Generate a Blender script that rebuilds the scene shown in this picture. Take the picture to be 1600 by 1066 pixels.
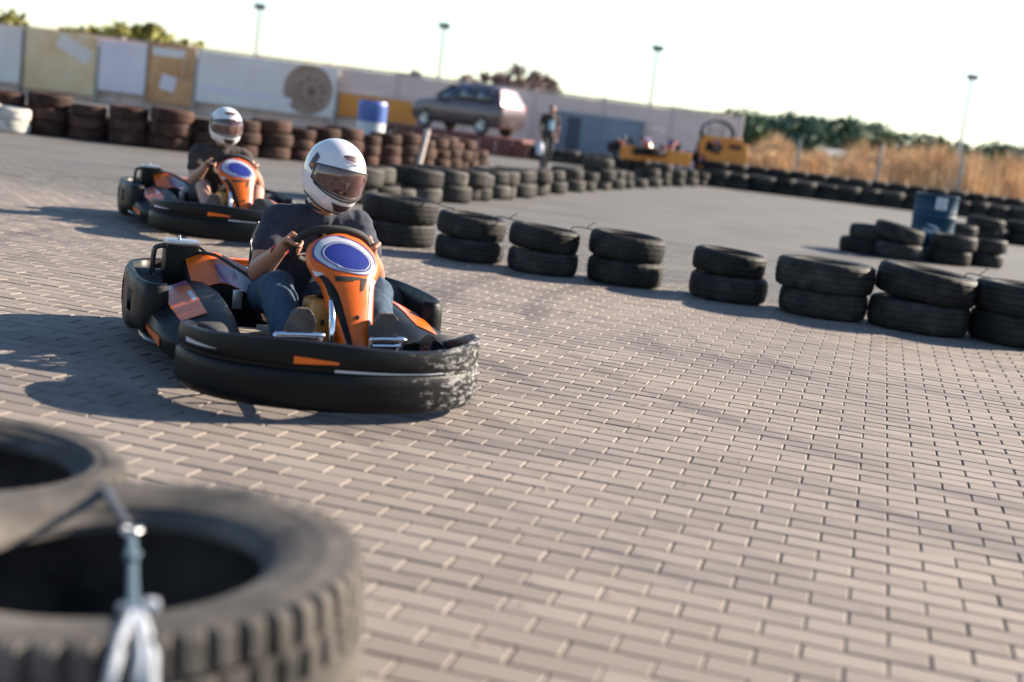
import bpy, bmesh, math, random
from mathutils import Vector, Matrix, noise

random.seed(7)
scene = bpy.context.scene
for o in list(bpy.data.objects):
    bpy.data.objects.remove(o)
COL = scene.collection
R = math.radians

# ------------------------------------------------------------------ camera
CAM_H, F_PX, ROLL, PITCH = 1.1485, 2104.0, R(7.126), R(-9.175)
_n = Vector((math.sin(ROLL) * math.cos(PITCH), -math.cos(ROLL) * math.cos(PITCH), math.sin(PITCH))).normalized()
_f = (Vector((0, 0, 1)) - _n * _n.z).normalized()
_r = _f.cross(_n)
CM = Matrix((_r, _f, _n))            # camera axes (right, down, forward) -> world


def ray(x, y):
    return CM @ Vector(((x - 800) / F_PX, (y - 533) / F_PX, 1.0))


def G(x, y, z=0.0):
    """the point of the level plane at height z that shows at a pixel"""
    d = ray(x, y)
    return Vector((0, 0, CAM_H)) + d * ((z - CAM_H) / d.z)


def AT(x, y, Y):
    d = ray(x, y)
    return Vector((0, 0, CAM_H)) + d * (Y / d.y)


def PROJ(p):
    c = CM.transposed() @ (Vector(p) - Vector((0, 0, CAM_H)))
    if c.z < 0.05:
        return (-9999, -9999)
    return (c.x / c.z * F_PX + 800, c.y / c.z * F_PX + 533)


cam_d = bpy.data.cameras.new('camera')
cam = bpy.data.objects.new('camera', cam_d)
COL.objects.link(cam)
cam.location = (0, 0, CAM_H)
cx_, cy_, cz_ = CM @ Vector((1, 0, 0)), -(CM @ Vector((0, 1, 0))), -(CM @ Vector((0, 0, 1)))
cam.rotation_euler = Matrix((cx_, cy_, cz_)).transposed().to_euler()
cam_d.sensor_width = 36.0
cam_d.lens = F_PX / 1600 * 36
cam_d.clip_start = 0.05
cam_d.clip_end = 4000
cam_d.dof.use_dof = True
cam_d.dof.focus_distance = 6.6
cam_d.dof.aperture_fstop = 1.4
scene.camera = cam

# ------------------------------------------------------------------ sky, sun, exposure
SUN_EL, SUN_AZ = R(26), R(63)        # azimuth clockwise from +Y
world = bpy.data.worlds.new('World')
scene.world = world
world.use_nodes = True
wn = world.node_tree
wn.nodes.clear()
sky = wn.nodes.new('ShaderNodeTexSky')
sky.sky_type = 'NISHITA'
sky.sun_disc = False
sky.sun_elevation = SUN_EL
sky.sun_rotation = SUN_AZ
sky.air_density = 1.0
sky.dust_density = 0.15
sky.ozone_density = 2.4
bg = wn.nodes.new('ShaderNodeBackground')
bg.inputs['Strength'].default_value = 0.066
wo = wn.nodes.new('ShaderNodeOutputWorld')
wn.links.new(sky.outputs[0], bg.inputs[0])
wn.links.new(bg.outputs[0], wo.inputs[0])

sun_d = bpy.data.lights.new('sun', 'SUN')
sun_d.energy = 5.0
sun_d.angle = R(0.5)
sun_d.color = (1.0, 0.865, 0.70)
sun = bpy.data.objects.new('sun', sun_d)
COL.objects.link(sun)
_sd = Vector((math.sin(SUN_AZ) * math.cos(SUN_EL), math.cos(SUN_AZ) * math.cos(SUN_EL), math.sin(SUN_EL)))
sun.rotation_euler = _sd.to_track_quat('Z', 'Y').to_euler()
sun.location = (20, 10, 20)

scene.view_settings.view_transform = 'Standard'
scene.view_settings.look = 'None'
scene.view_settings.exposure = 1.80
scene.view_settings.gamma = 1.0
scene.view_settings.use_curve_mapping = False
scene.render.resolution_x, scene.render.resolution_y = 1024, 682
scene.cycles.samples = 128

# ------------------------------------------------------------------ materials
MATS = {}


def mat(name, c1, c2=None, scale=6.0, rough=0.6, rough2=None, metal=0.0, bump=0.0, bscale=80.0,
        coat=0.0, spec=0.5, trans=0.0, thr=(0.35, 0.65), detail=6.0, world_co=False, emit=None):
    m = bpy.data.materials.new(name)
    m.use_nodes = True
    nt = m.node_tree
    b = nt.nodes['Principled BSDF']
    b.inputs['Base Color'].default_value = (*c1, 1)
    b.inputs['Roughness'].default_value = rough
    b.inputs['Metallic'].default_value = metal
    b.inputs['Specular IOR Level'].default_value = spec
    b.inputs['Coat Weight'].default_value = coat
    b.inputs['Coat Roughness'].default_value = 0.12
    b.inputs['Transmission Weight'].default_value = trans
    if world_co:
        tc = nt.nodes.new('ShaderNodeNewGeometry').outputs['Position']
    else:
        tc = nt.nodes.new('ShaderNodeTexCoord').outputs['Object']
    if c2 is not None:
        n = nt.nodes.new('ShaderNodeTexNoise')
        n.inputs['Scale'].default_value = scale
        n.inputs['Detail'].default_value = detail
        n.inputs['Roughness'].default_value = 0.62
        nt.links.new(tc, n.inputs['Vector'])
        r = nt.nodes.new('ShaderNodeValToRGB')
        r.color_ramp.elements[0].position, r.color_ramp.elements[1].position = thr
        r.color_ramp.elements[0].color = (*c1, 1)
        r.color_ramp.elements[1].color = (*c2, 1)
        nt.links.new(n.outputs['Fac'], r.inputs['Fac'])
        nt.links.new(r.outputs['Color'], b.inputs['Base Color'])
        if rough2 is not None:
            q = nt.nodes.new('ShaderNodeMapRange')
            q.inputs['From Min'].default_value, q.inputs['From Max'].default_value = thr
            q.inputs['To Min'].default_value, q.inputs['To Max'].default_value = rough, rough2
            nt.links.new(n.outputs['Fac'], q.inputs['Value'])
            nt.links.new(q.outputs['Result'], b.inputs['Roughness'])
    if bump:
        n2 = nt.nodes.new('ShaderNodeTexNoise')
        n2.inputs['Scale'].default_value = bscale
        n2.inputs['Detail'].default_value = 4
        nt.links.new(tc, n2.inputs['Vector'])
        bp = nt.nodes.new('ShaderNodeBump')
        bp.inputs['Strength'].default_value = bump
        bp.inputs['Distance'].default_value = 0.004
        nt.links.new(n2.outputs['Fac'], bp.inputs['Height'])
        nt.links.new(bp.outputs['Normal'], b.inputs['Normal'])
    MATS[name] = m
    return m


def rubber(name, base, dust, lo, hi, scale):
    """worn tyre rubber: every tyre (object) gets its own tone; dust in patches, fine scuffing"""
    m = mat(name, base, dust, scale, 0.62, 0.85, bump=0.5, bscale=130, thr=(lo, hi), spec=0.15)
    nt = m.node_tree
    b = nt.nodes['Principled BSDF']
    src = b.inputs['Base Color'].links[0].from_socket
    oi = nt.nodes.new('ShaderNodeObjectInfo')
    mr = nt.nodes.new('ShaderNodeMapRange')
    mr.inputs['To Min'].default_value, mr.inputs['To Max'].default_value = 0.75, 1.5
    nt.links.new(oi.outputs['Random'], mr.inputs['Value'])
    mx = nt.nodes.new('ShaderNodeMix')
    mx.data_type = 'RGBA'
    mx.blend_type = 'MULTIPLY'
    mx.inputs['Factor'].default_value = 1
    nt.links.new(src, mx.inputs['A'])
    nt.links.new(mr.outputs['Result'], mx.inputs['B'])
    nt.links.new(mx.outputs['Result'], b.inputs['Base Color'])
    # shift the noise from tyre to tyre
    for n in nt.nodes:
        if n.type == 'TEX_NOISE' and abs(n.inputs['Scale'].default_value - scale) < 1e-4:
            n.noise_dimensions = '4D'
            mm = nt.nodes.new('ShaderNodeMath')
            mm.operation = 'MULTIPLY'
            mm.inputs[1].default_value = 40
            nt.links.new(oi.outputs['Random'], mm.inputs[0])
            nt.links.new(mm.outputs[0], n.inputs['W'])
    return m


RUB = rubber('tyre_rubber', (0.014, 0.0138, 0.0138), (0.052, 0.048, 0.043), 0.43, 0.78, 7.0)
RUBD = rubber('dusty_tyre_rubber', (0.017, 0.0165, 0.016), (0.100, 0.089, 0.079), 0.32, 0.66, 5.0)
RUBR = rubber('flare_tinted_dusty_rubber', (0.020, 0.0105, 0.0085), (0.088, 0.047, 0.036), 0.34, 0.70, 5.0)  # red-brown glow of the lens flare painted into the colour, besides dust patches
RUBF = rubber('weathered_tyre_rubber', (0.016, 0.0155, 0.015), (0.085, 0.077, 0.068), 0.36, 0.74, 5.0)

# ------------------------------------------------------------------ mesh helpers


def tag(o, label=None, cat=None, group=None, kind=None):
    if label: o['label'] = label
    if cat: o['category'] = cat
    if group: o['group'] = group
    if kind: o['kind'] = kind
    return o


def empty(name, loc=(0, 0, 0), rz=0.0, label=None, cat=None, group=None):
    o = bpy.data.objects.new(name, None)
    COL.objects.link(o)
    o.location = loc
    o.rotation_euler = (0, 0, rz)
    o.empty_display_size = 0.1
    return tag(o, label, cat, group)


def link_mesh(name, me, parent=None, loc=None, rot=None):
    o = bpy.data.objects.new(name, me)
    COL.objects.link(o)
    if parent: o.parent = parent
    if loc is not None: o.location = loc
    if rot is not None: o.rotation_euler = rot
    return o


def copy_tree(o, parent=None):
    c = o.copy()
    COL.objects.link(c)
    c.parent = parent
    for ch in o.children:
        copy_tree(ch, c)
    return c


class B:
    """collects vertices and faces, builds ONE mesh object"""
    def __init__(self):
        self.v, self.f = [], []

    def add(self, vs, fs):
        k = len(self.v)
        self.v += [Vector(p) for p in vs]
        self.f += [tuple(i + k for i in f) for f in fs]
        return self

    def box(self, c, s, rot=None, bevel=0.0, seg=2, taper=1.0):
        bm = bmesh.new()
        bmesh.ops.create_cube(bm, size=1)
        for v in bm.verts:
            t = taper if v.co.z > 0 else 1.0
            v.co = Vector((v.co.x * s[0] * t, v.co.y * s[1] * t, v.co.z * s[2]))
        if bevel:
            bmesh.ops.bevel(bm, geom=list(bm.edges), offset=bevel, segments=seg, profile=0.6, affect='EDGES')
        M = Matrix.Translation(Vector(c))
        if rot is not None: M = M @ (rot if isinstance(rot, Matrix) else Matrix.Rotation(rot, 4, 'Z'))
        bm.verts.index_update()
        self.add([M @ v.co for v in bm.verts], [[v.index for v in f.verts] for f in bm.faces])
        bm.free()
        return self

    def tube(self, pts, rad, n=10, cap=True, smooth=0, flat=1.0):
        pts = [Vector(p) for p in pts]
        if not isinstance(rad, (list, tuple)): rad = [rad] * len(pts)
        if smooth:
            pts, rad = catmull(pts, smooth, rad)
        rings = []
        up = None
        for i, p in enumerate(pts):
            d = (pts[min(i + 1, len(pts) - 1)] - pts[max(i - 1, 0)]).normalized()
            if up is None:
                up = Vector((0, 0, 1)) if abs(d.z) < 0.9 else Vector((1, 0, 0))
            s = d.cross(up).normalized()
            up = s.cross(d).normalized()
            rings.append([p + (s * math.cos(2 * math.pi * k / n) + up * math.sin(2 * math.pi * k / n) * flat) * rad[i]
                          for k in range(n)])
        return self.loft(rings, cap)

    def loft(self, rings, cap=True, close=False, cyc=True):
        n = len(rings[0])
        vs = [p for r_ in rings for p in r_]
        fs = []
        m = len(rings)
        for i in range(m if close else m - 1):
            for k in range(n if cyc else n - 1):
                a, b = i * n + k, i * n + (k + 1) % n
                c, d = ((i + 1) % m) * n + (k + 1) % n, ((i + 1) % m) * n + k
                fs.append((a, b, c, d))
        if cap and not close and cyc:
            fs.append(tuple(reversed(range(n))))
            fs.append(tuple((m - 1) * n + k for k in range(n)))
        return self.add(vs, fs)

    def lathe(self, prof, n=32, M=None, closed=False, cap=False):
        rings = []
        for k in range(n):
            a = 2 * math.pi * k / n
            rings.append([Vector((r_ * math.cos(a), r_ * math.sin(a), z)) for r_, z in prof])
        if M is not None: rings = [[M @ p for p in r_] for r_ in rings]
        self.loft(rings, cap=False, close=True, cyc=closed)
        return self

    def grid(self, nu, nv, fn, skip=None):
        vs = [fn(i / nu, j / nv) for i in range(nu + 1) for j in range(nv + 1)]
        fs = []
        for i in range(nu):
            for j in range(nv):
                if skip and skip(i, j): continue
                a = i * (nv + 1) + j
                fs.append((a, a + 1, a + nv + 2, a + nv + 1))
        return self.add(vs, fs)

    def xform(self, M):
        self.v = [M @ p for p in self.v]
        return self

    def mesh(self, name, m=None, smooth=True, angle=38, recalc=True):
        me = bpy.data.meshes.new(name)
        me.from_pydata([tuple(p) for p in self.v], [], self.f)
        if recalc:
            bm = bmesh.new()
            bm.from_mesh(me)
            bmesh.ops.recalc_face_normals(bm, faces=bm.faces)
            bm.to_mesh(me)
            bm.free()
        if smooth:
            me.shade_smooth()
            me.set_sharp_from_angle(angle=R(angle))
        if m: me.materials.append(m)
        return me

    def build(self, name, m=None, parent=None, smooth=True, angle=38, recalc=True, solid=0.0, loc=None):
        o = link_mesh(name, self.mesh(name, m, smooth, angle, recalc), parent, loc)
        if solid:
            md = o.modifiers.new('solid', 'SOLIDIFY')
            md.thickness = solid
            md.offset = 0
        return o


def catmull(pts, sub, rad=None):
    out, ro = [], []
    n = len(pts)
    for i in range(n - 1):
        p0, p1, p2, p3 = pts[max(i - 1, 0)], pts[i], pts[i + 1], pts[min(i + 2, n - 1)]
        for k in range(sub):
            t = k / sub
            out.append(0.5 * ((2 * p1) + (p2 - p0) * t + (2 * p0 - 5 * p1 + 4 * p2 - p3) * t * t
                              + (3 * p1 - p0 - 3 * p2 + p3) * t ** 3))
            if rad: ro.append(rad[i] * (1 - t) + rad[i + 1] * t)
    out.append(pts[-1])
    if rad:
        ro.append(rad[-1])
        return out, ro
    return out

# ================================================================== SETTING
PW, PH, JO = 0.203, 0.103, 0.0055          # paver pitch along, across, joint width
E1 = Vector((0.969, -0.248, 0)).normalized()   # along the pavers
E2 = Vector((E1.y, -E1.x, 0))                  # across, towards the viewer
ORG = G(770, 595)


def paver_mat(name, individual, painted=False):
    m = bpy.data.materials.new(name)
    m.use_nodes = True
    nt = m.node_tree
    N, L = nt.nodes.new, nt.links.new
    b = nt.nodes['Principled BSDF']
    b.inputs['Roughness'].default_value = 0.78
    b.inputs['Specular IOR Level'].default_value = 0.35
    geo = N('ShaderNodeNewGeometry')
    pos = geo.outputs['Position']

    def noise_(scale, detail=5, rough=0.6):
        n = N('ShaderNodeTexNoise')
        n.inputs['Scale'].default_value = scale
        n.inputs['Detail'].default_value = detail
        n.inputs['Roughness'].default_value = rough
        L(pos, n.inputs['Vector'])
        return n.outputs['Fac']

    def ramp(src, p0, p1, c0, c1):
        r = N('ShaderNodeValToRGB')
        r.color_ramp.elements[0].position, r.color_ramp.elements[1].position = p0, p1
        r.color_ramp.elements[0].color = (*c0, 1)
        r.color_ramp.elements[1].color = (*c1, 1)
        L(src, r.inputs['Fac'])
        return r.outputs['Color']

    def mul(a, c, fac=1.0):
        x = N('ShaderNodeMix')
        x.data_type = 'RGBA'
        x.blend_type = 'MULTIPLY'
        x.inputs['Factor'].default_value = fac
        L(a, x.inputs['A'])
        L(c, x.inputs['B'])
        return x.outputs['Result']

    C0, C1 = (0.200, 0.169, 0.148), (0.264, 0.226, 0.199)
    if painted:
        # the same bond as the built pavers, for where they are too far off to tell apart
        vm = N('ShaderNodeVectorMath')
        vm.operation = 'SUBTRACT'
        vm.inputs[1].default_value = ORG
        L(pos, vm.inputs[0])
        mp = N('ShaderNodeMapping')
        mp.vector_type = 'POINT'
        mp.inputs['Rotation'].default_value = (0, 0, -math.atan2(E1.y, E1.x))
        L(vm.outputs[0], mp.inputs['Vector'])
        bt = N('ShaderNodeTexBrick')
        bt.offset = 0.5
        bt.inputs['Scale'].default_value = 1
        bt.inputs['Brick Width'].default_value = PW
        bt.inputs['Row Height'].default_value = PH
        bt.inputs['Mortar Size'].default_value = 0.0035
        bt.inputs['Mortar Smooth'].default_value = 0.2
        bt.inputs['Color1'].default_value = (0.216, 0.184, 0.167, 1)
        bt.inputs['Color2'].default_value = (0.246, 0.211, 0.192, 1)
        bt.inputs['Mortar'].default_value = (0.11, 0.092, 0.082, 1)
        L(mp.outputs[0], bt.inputs['Vector'])
        col = bt.outputs['Color']
    else:
        if individual:
            rnd = N('ShaderNodeObjectInfo').outputs['Random']
        else:
            rnd = geo.outputs['Random Per Island']
        col = ramp(rnd, 0.0, 1.0, C0, C1)
    # fine grain of the concrete
    col = mul(col, ramp(noise_(420, 3, 0.7), 0.3, 0.7, (0.80, 0.80, 0.80), (1.16, 1.15, 1.14)))
    # weathering in drifts, rubbered-in driving lines, spilt oil
    col = mul(col, ramp(noise_(0.9, 6, 0.6), 0.30, 0.70, (0.86, 0.86, 0.88), (1.08, 1.06, 1.04)))
    mp2 = N('ShaderNodeMapping')
    mp2.inputs['Rotation'].default_value = (0, 0, R(38))
    mp2.inputs['Scale'].default_value = (0.35, 2.2, 1)
    L(pos, mp2.inputs['Vector'])
    n3 = N('ShaderNodeTexNoise')
    n3.inputs['Scale'].default_value = 0.8
    n3.inputs['Detail'].default_value = 5
    L(mp2.outputs[0], n3.inputs['Vector'])
    col = mul(col, ramp(n3.outputs['Fac'], 0.52, 0.72, (1, 1, 1), (0.66, 0.66, 0.70)))
    col = mul(col, ramp(noise_(5.5, 4, 0.55), 0.66, 0.78, (1, 1, 1), (0.70, 0.68, 0.68)))
    # rubber laid down in arcs by karts rounding the bend
    cv = N('ShaderNodeVectorMath')
    cv.operation = 'DISTANCE'
    cv.inputs[1].default_value = (4.5, 8.3, 0)
    L(pos, cv.inputs[0])
    wv = N('ShaderNodeTexNoise')
    wv.noise_dimensions = '1D'
    wv.inputs['Scale'].default_value = 3.1
    wv.inputs['Detail'].default_value = 4
    wv.inputs['Roughness'].default_value = 0.65
    L(cv.outputs['Value'], wv.inputs['W'])
    pm = N('ShaderNodeMath')
    pm.operation = 'MULTIPLY'
    L(wv.outputs['Fac'], pm.inputs[0])
    L(noise_(0.75, 3, 0.5), pm.inputs[1])
    col = mul(col, ramp(pm.outputs[0], 0.27, 0.40, (1.03, 1.03, 1.03), (0.66, 0.66, 0.69)))
    # beyond the row of stacks the blocks are greyer and dirtier: dust of the infield
    sep = N('ShaderNodeSeparateXYZ')
    L(pos, sep.inputs[0])

    def math_(op, a, c):
        x = N('ShaderNodeMath')
        x.operation = op
        for i, q in enumerate((a, c)):
            if isinstance(q, (int, float)): x.inputs[i].default_value = q
            else: L(q, x.inputs[i])
        return x.outputs[0]
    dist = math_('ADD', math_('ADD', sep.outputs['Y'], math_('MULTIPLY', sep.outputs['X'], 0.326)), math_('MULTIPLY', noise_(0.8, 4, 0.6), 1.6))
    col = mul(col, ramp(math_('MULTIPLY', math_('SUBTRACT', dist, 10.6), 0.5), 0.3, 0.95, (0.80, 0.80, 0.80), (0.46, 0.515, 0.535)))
    L(col, b.inputs['Base Color'])
    bp = N('ShaderNodeBump')
    bp.inputs['Strength'].default_value = 0.35
    bp.inputs['Distance'].default_value = 0.002
    L(noise_(260, 4, 0.65), bp.inputs['Height'])
    L(bp.outputs['Normal'], b.inputs['Normal'])
    return m


PAV_I, PAV_S, PAV_T = paver_mat('paver_concrete', True), paver_mat('paver_concrete_field', False), paver_mat('paver_concrete_far', False, True)
SAND = mat('joint_sand', (0.095, 0.076, 0.064), (0.165, 0.135, 0.113), 14, 0.95, bump=0.5, bscale=300, world_co=True)
FIELD = mat('dry_field', (0.14, 0.108, 0.06), (0.20, 0.15, 0.085), 0.35, 0.95, bump=0.4, bscale=8, world_co=True)


def sheet(name, pts, z, m, th=None):
    me = bpy.data.meshes.new(name)
    me.from_pydata([(x, y, z) for x, y in pts], [], [tuple(range(len(pts)))])
    me.materials.append(m)
    return tag(link_mesh(name, me), kind='structure')


sheet('ground', [(-900, -200), (900, -200), (900, 2500), (-900, 2500)], -0.06, FIELD)
# far paving starts where single pavers stop being told apart
Y_PAV = 15.6
track = sheet('track_paving', [(-60, Y_PAV - 0.1), (70, Y_PAV - 0.1), (70, 60), (-60, 60)], -0.003, PAV_T)
bed = sheet('paving_bed', [(-60, -8), (70, -8), (70, Y_PAV - 0.1), (-60, Y_PAV - 0.1)], -0.0065, SAND)


def paver_geo():
    """one block: worn chamfered top, four sides"""
    L_, W_, c = PW - JO, PH - JO, 0.0034
    vs, fs = [], []
    for (l, w, z) in ((L_, W_, -0.03), (L_, W_, -c * 1.05), (L_ - 2 * c, W_ - 2 * c, 0.0)):
        vs += [(-l / 2, -w / 2, z), (l / 2, -w / 2, z), (l / 2, w / 2, z), (-l / 2, w / 2, z)]
    for k in range(2):
        for i in range(4):
            fs.append((k * 4 + i, k * 4 + (i + 1) % 4, k * 4 + 4 + (i + 1) % 4, k * 4 + 4 + i))
    fs.append((8, 9, 10, 11))
    return vs, fs


PV, PF = paver_geo()
pav_me = bpy.data.meshes.new('paver')
pav_me.from_pydata(PV, [], PF)
pav_me.materials.append(PAV_I)
ang = math.atan2(E1.y, E1.x)
cells = []
for i in range(-95, 95):
    for j in range(-170, 90):
        p = ORG + E1 * ((i + 0.5 + 0.5 * (j % 2)) * PW) + E2 * (j * PH)
        if p.y < -0.6 or p.y > Y_PAV: continue
        if abs(p.x) > 0.58 * p.y + 3.6: continue
        x, y = PROJ(p)
        vis = -20 < x < 1620 and -20 < y < 1086 and not (x < 545 and y > 765) and not (x < 150 and y > 650)
        cells.append((p, vis, p.length))
cells.sort(key=lambda c: (not c[1], c[2]))
rr = random.Random(3)
fv, ff = [], []
for k, (p, vis, d) in enumerate(cells):
    tz, tx, ty, ta = rr.uniform(-0.0012, 0.0008), rr.gauss(0, 0.0035), rr.gauss(0, 0.006), rr.gauss(0, 0.005)
    jx, jy = rr.gauss(0, 0.0008), rr.gauss(0, 0.0008)
    M = Matrix.Translation(p + Vector((jx, jy, tz))) @ Matrix.Rotation(ang + ta, 4, 'Z') @ Matrix.Rotation(tx, 4, 'Y') @ Matrix.Rotation(ty, 4, 'X')
    if k < 300:
        o = link_mesh('paver', pav_me, bed)
        o.matrix_local = M
    else:
        b0 = len(fv)
        fv += [tuple(M @ Vector(q)) for q in PV]
        ff += [tuple(i + b0 for i in f) for f in PF]
me = bpy.data.meshes.new('pavers')
me.from_pydata(fv, [], ff)
me.materials.append(PAV_S)
tag(link_mesh('pavers', me, bed), kind='stuff')

# ================================================================== TYRES


def tyre_mesh(name, Ro, W, Ri, m, n=64, notch=4, depth=0.006, lugs=False):
    h = W / 2
    half = []
    if lugs:
        half += [(Ro, 0.0), (Ro, 0.10 * h), (Ro - 0.014, 0.13 * h), (Ro - 0.014, 0.20 * h), (Ro, 0.23 * h), (Ro, 0.52 * h),
                 (Ro - 0.014, 0.55 * h), (Ro - 0.014, 0.60 * h), (Ro - 0.001, 0.63 * h), (Ro - 0.002, 0.88 * h), (Ro - 0.005, 0.945 * h), (Ro - 0.015, 0.985 * h)]
    else:
        half += [(Ro, 0.0), (Ro, 0.20 * h), (Ro - 0.007, 0.22 * h), (Ro - 0.007, 0.27 * h), (Ro - 0.001, 0.29 * h), (Ro - 0.002, 0.52 * h),
                 (Ro - 0.009, 0.54 * h), (Ro - 0.009, 0.59 * h), (Ro - 0.004, 0.61 * h), (Ro - 0.010, 0.78 * h), (Ro - 0.020, 0.88 * h), (Ro - 0.034, 0.955 * h)]
    nt = len(half)
    half += [(Ro - 0.055, 0.985 * h), ((Ro * 0.62 + Ri * 0.38), 1.0 * h), ((Ro * 0.60 + Ri * 0.40) - 0.002, 0.988 * h), ((Ro + Ri) / 2 - 0.012, 0.985 * h), (Ri + 0.04, 0.93 * h),
             (Ri + 0.026, 0.90 * h), (Ri + 0.024, 0.865 * h), (Ri + 0.010, 0.82 * h), (Ri, 0.74 * h), (Ri + 0.003, 0.64 * h), (Ri + 0.016, 0.62 * h), (Ri + 0.035, 0.74 * h),
             ((Ro + Ri) / 2, 0.86 * h), (Ro - 0.06, 0.80 * h), (Ro - 0.034, 0.55 * h), (Ro - 0.028, 0.0)]
    prof = half + [(r_, -z) for r_, z in reversed(half[1:-1])]
    np_ = len(prof)
    vs = []
    rg = random.Random(hash(name) % 1000 if False else len(name) * 13)
    for k in range(n):
        a = 2 * math.pi * k / n
        for q, (r_, z) in enumerate(prof):
            qq = q if q < len(half) else np_ - q
            if notch:
                if lugs:
                    # block tread: shoulder lugs and staggered inner blocks
                    ph = k + (2 if z < 0 else 0)
                    if 7 < qq < nt and ph % notch < 1: r_ -= depth
                    if 3 < qq < 7 and (k + 3) % notch == 0: r_ -= depth * 0.6
                else:
                    if 4 < qq < nt and (k + (1 if z < 0 else 0)) % notch == 0: r_ -= depth
            vs.append((r_ * math.cos(a), r_ * math.sin(a), z))
    fs = []
    for k in range(n):
        for q in range(np_):
            a, b_ = k * np_ + q, k * np_ + (q + 1) % np_
            k2 = (k + 1) % n
            fs.append((a, k2 * np_ + q, k2 * np_ + (q + 1) % np_, b_))
    me = bpy.data.meshes.new(name)
    me.from_pydata(vs, [], fs)
    bm = bmesh.new(); bm.from_mesh(me)
    bmesh.ops.recalc_face_normals(bm, faces=bm.faces)
    bm.to_mesh(me); bm.free()
    me.shade_smooth()
    me.set_sharp_from_angle(angle=R(32))
    me.materials.append(m)
    return me


T_CAR = [tyre_mesh('tyre_%d' % i, Ro, W, Ri, RUB, 72, 3, 0.004) for i, (Ro, W, Ri) in
         enumerate(((0.285, 0.185, 0.178), (0.305, 0.200, 0.190), (0.33, 0.205, 0.200), (0.37, 0.225, 0.215)))]
CAR_R = (0.285, 0.305, 0.33, 0.37)
CAR_W = (0.185, 0.200, 0.205, 0.225)
T_FAR = [tyre_mesh('tyre_far_%d' % i, Ro, W, Ri, RUBF, 36, 0) for i, (Ro, W, Ri) in
         enumerate(((0.29, 0.19, 0.18), (0.32, 0.21, 0.195), (0.36, 0.225, 0.21), (0.44, 0.24, 0.25)))]
FAR_R = (0.29, 0.32, 0.36, 0.44)
FAR_W = (0.19, 0.21, 0.225, 0.24)
T_FLARE = [tyre_mesh('tyre_red_%d' % i, Ro, W, Ri, RUBR, 36, 0) for i, (Ro, W, Ri) in
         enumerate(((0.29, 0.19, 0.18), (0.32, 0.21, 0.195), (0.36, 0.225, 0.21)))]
T_TRUCK = tyre_mesh('truck_tyre', 0.446, 0.325, 0.264, RUBD, 208, 4, 0.020, lugs=True)
T_TRUCK2 = tyre_mesh('worn_truck_tyre', 0.350, 0.30, 0.228, RUBD, 150, 5, 0.010, lugs=True)
tr = random.Random(11)


def tyre(me, x, y, z, W, label, group=None, tilt=(0, 0), name='tyre'):
    o = link_mesh(name, me, None, (x, y, z + W / 2), (tilt[0], tilt[1], tr.uniform(0, 6.28)))
    # tilt about world axes, then a free turn about the tyre's own axle
    o.rotation_euler = (Matrix.Rotation(tilt[0], 3, 'X') @ Matrix.Rotation(tilt[1], 3, 'Y') @ Matrix.Rotation(tr.uniform(0, 6.28), 3, 'Z')).to_euler()
    return tag(o, label, 'tyre', group)


def base_at(x, y, r_):
    """centre of a round thing of radius r_ whose foot shows nearest at a pixel"""
    p = G(x, y)
    d = Vector((p.x, p.y, 0)).normalized()
    return p + d * r_


# ---- the row of two-high stacks that runs beside the driving line
ROW = [  # px of foot, kind lower, kind upper, tilt upper, offset upper
    (618, 386, 2, 2, (R(0), R(1)), (0.01, 0.0)),
    (731, 411, 0, 0, (R(1.0), R(3.5)), (-0.005, 0.02)),
    (845, 431, 0, 0, (R(-1.5), R(3.0)), (-0.01, 0.0)),
    (973, 449, 1, 1, (R(1.0), R(2.5)), (-0.01, 0.01)),
    (1134, 474, 1, 0, (R(0.5), R(2.5)), (-0.02, 0.0)),
    (1281, 500, 2, 3, (R(-0.5), R(0)), (-0.015, 0.0)),
    (1429, 523, 3, 3, (R(1.5), R(4.5)), (0.03, 0.02)),
    (1588, 545, 3, 3, (R(0), R(0.5)), (0.0, 0.01)),
]
ORD = ['first', 'second', 'third', 'fourth', 'fifth', 'sixth', 'seventh', 'eighth']
row_top = []
for i, (px, py, kl, ku, tl, off) in enumerate(ROW):
    c = base_at(px, py, CAR_R[kl])
    tail = ' in the row starting behind the tilted-helmet driver'
    tyre(T_CAR[kl], c.x, c.y, 0, CAR_W[kl], 'bottom tyre of the %s stack%s' % (ORD[i], tail), 'tyre stacks along the driving line')
    zt = CAR_W[kl] + abs(math.sin(tl[1])) * CAR_R[ku] * 0.55 - 0.012
    tyre(T_CAR[ku], c.x + off[0], c.y + off[1], zt, CAR_W[ku], 'top tyre of the %s stack%s' % (ORD[i], tail), 'tyre stacks along the driving line', tl)
    row_top.append((Vector((c.x + off[0], c.y + off[1], zt + CAR_W[ku])), CAR_R[ku]))

WIRE = mat('tie_wire', (0.06, 0.05, 0.045), rough=0.5, metal=0.7)
for i, (a_, b_) in enumerate([(0, 1), (1, 2), (2, 3), (6, 7)]):
    (p, ra), (q, rb) = row_top[a_], row_top[b_]
    d = (q - p).normalized()
    s, e = p + d * (ra * 0.72), q - d * (rb * 0.72)
    w = B()
    mid = (s + e) / 2 + Vector((0, 0, 0.012))
    w.tube([s + Vector((0, 0, -0.10)) - d * 0.02, s + Vector((0, 0, 0.002)), s.lerp(mid, .5) + Vector((0, 0, .01)), mid, mid.lerp(e, .5), e, e + Vector((0, 0, -0.10)) + d * 0.02], 0.0045, 6, smooth=4)
    w.tube([mid, mid + Vector((0.03, -0.01, 0.03)), mid + Vector((0.06, 0.0, 0.055))], 0.0035, 5)
    tag(w.build('tie_wire', WIRE), 'thin twisted wire tying the %s stack of the row to the %s' % (ORD[a_], ORD[b_]), 'wire')

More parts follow.
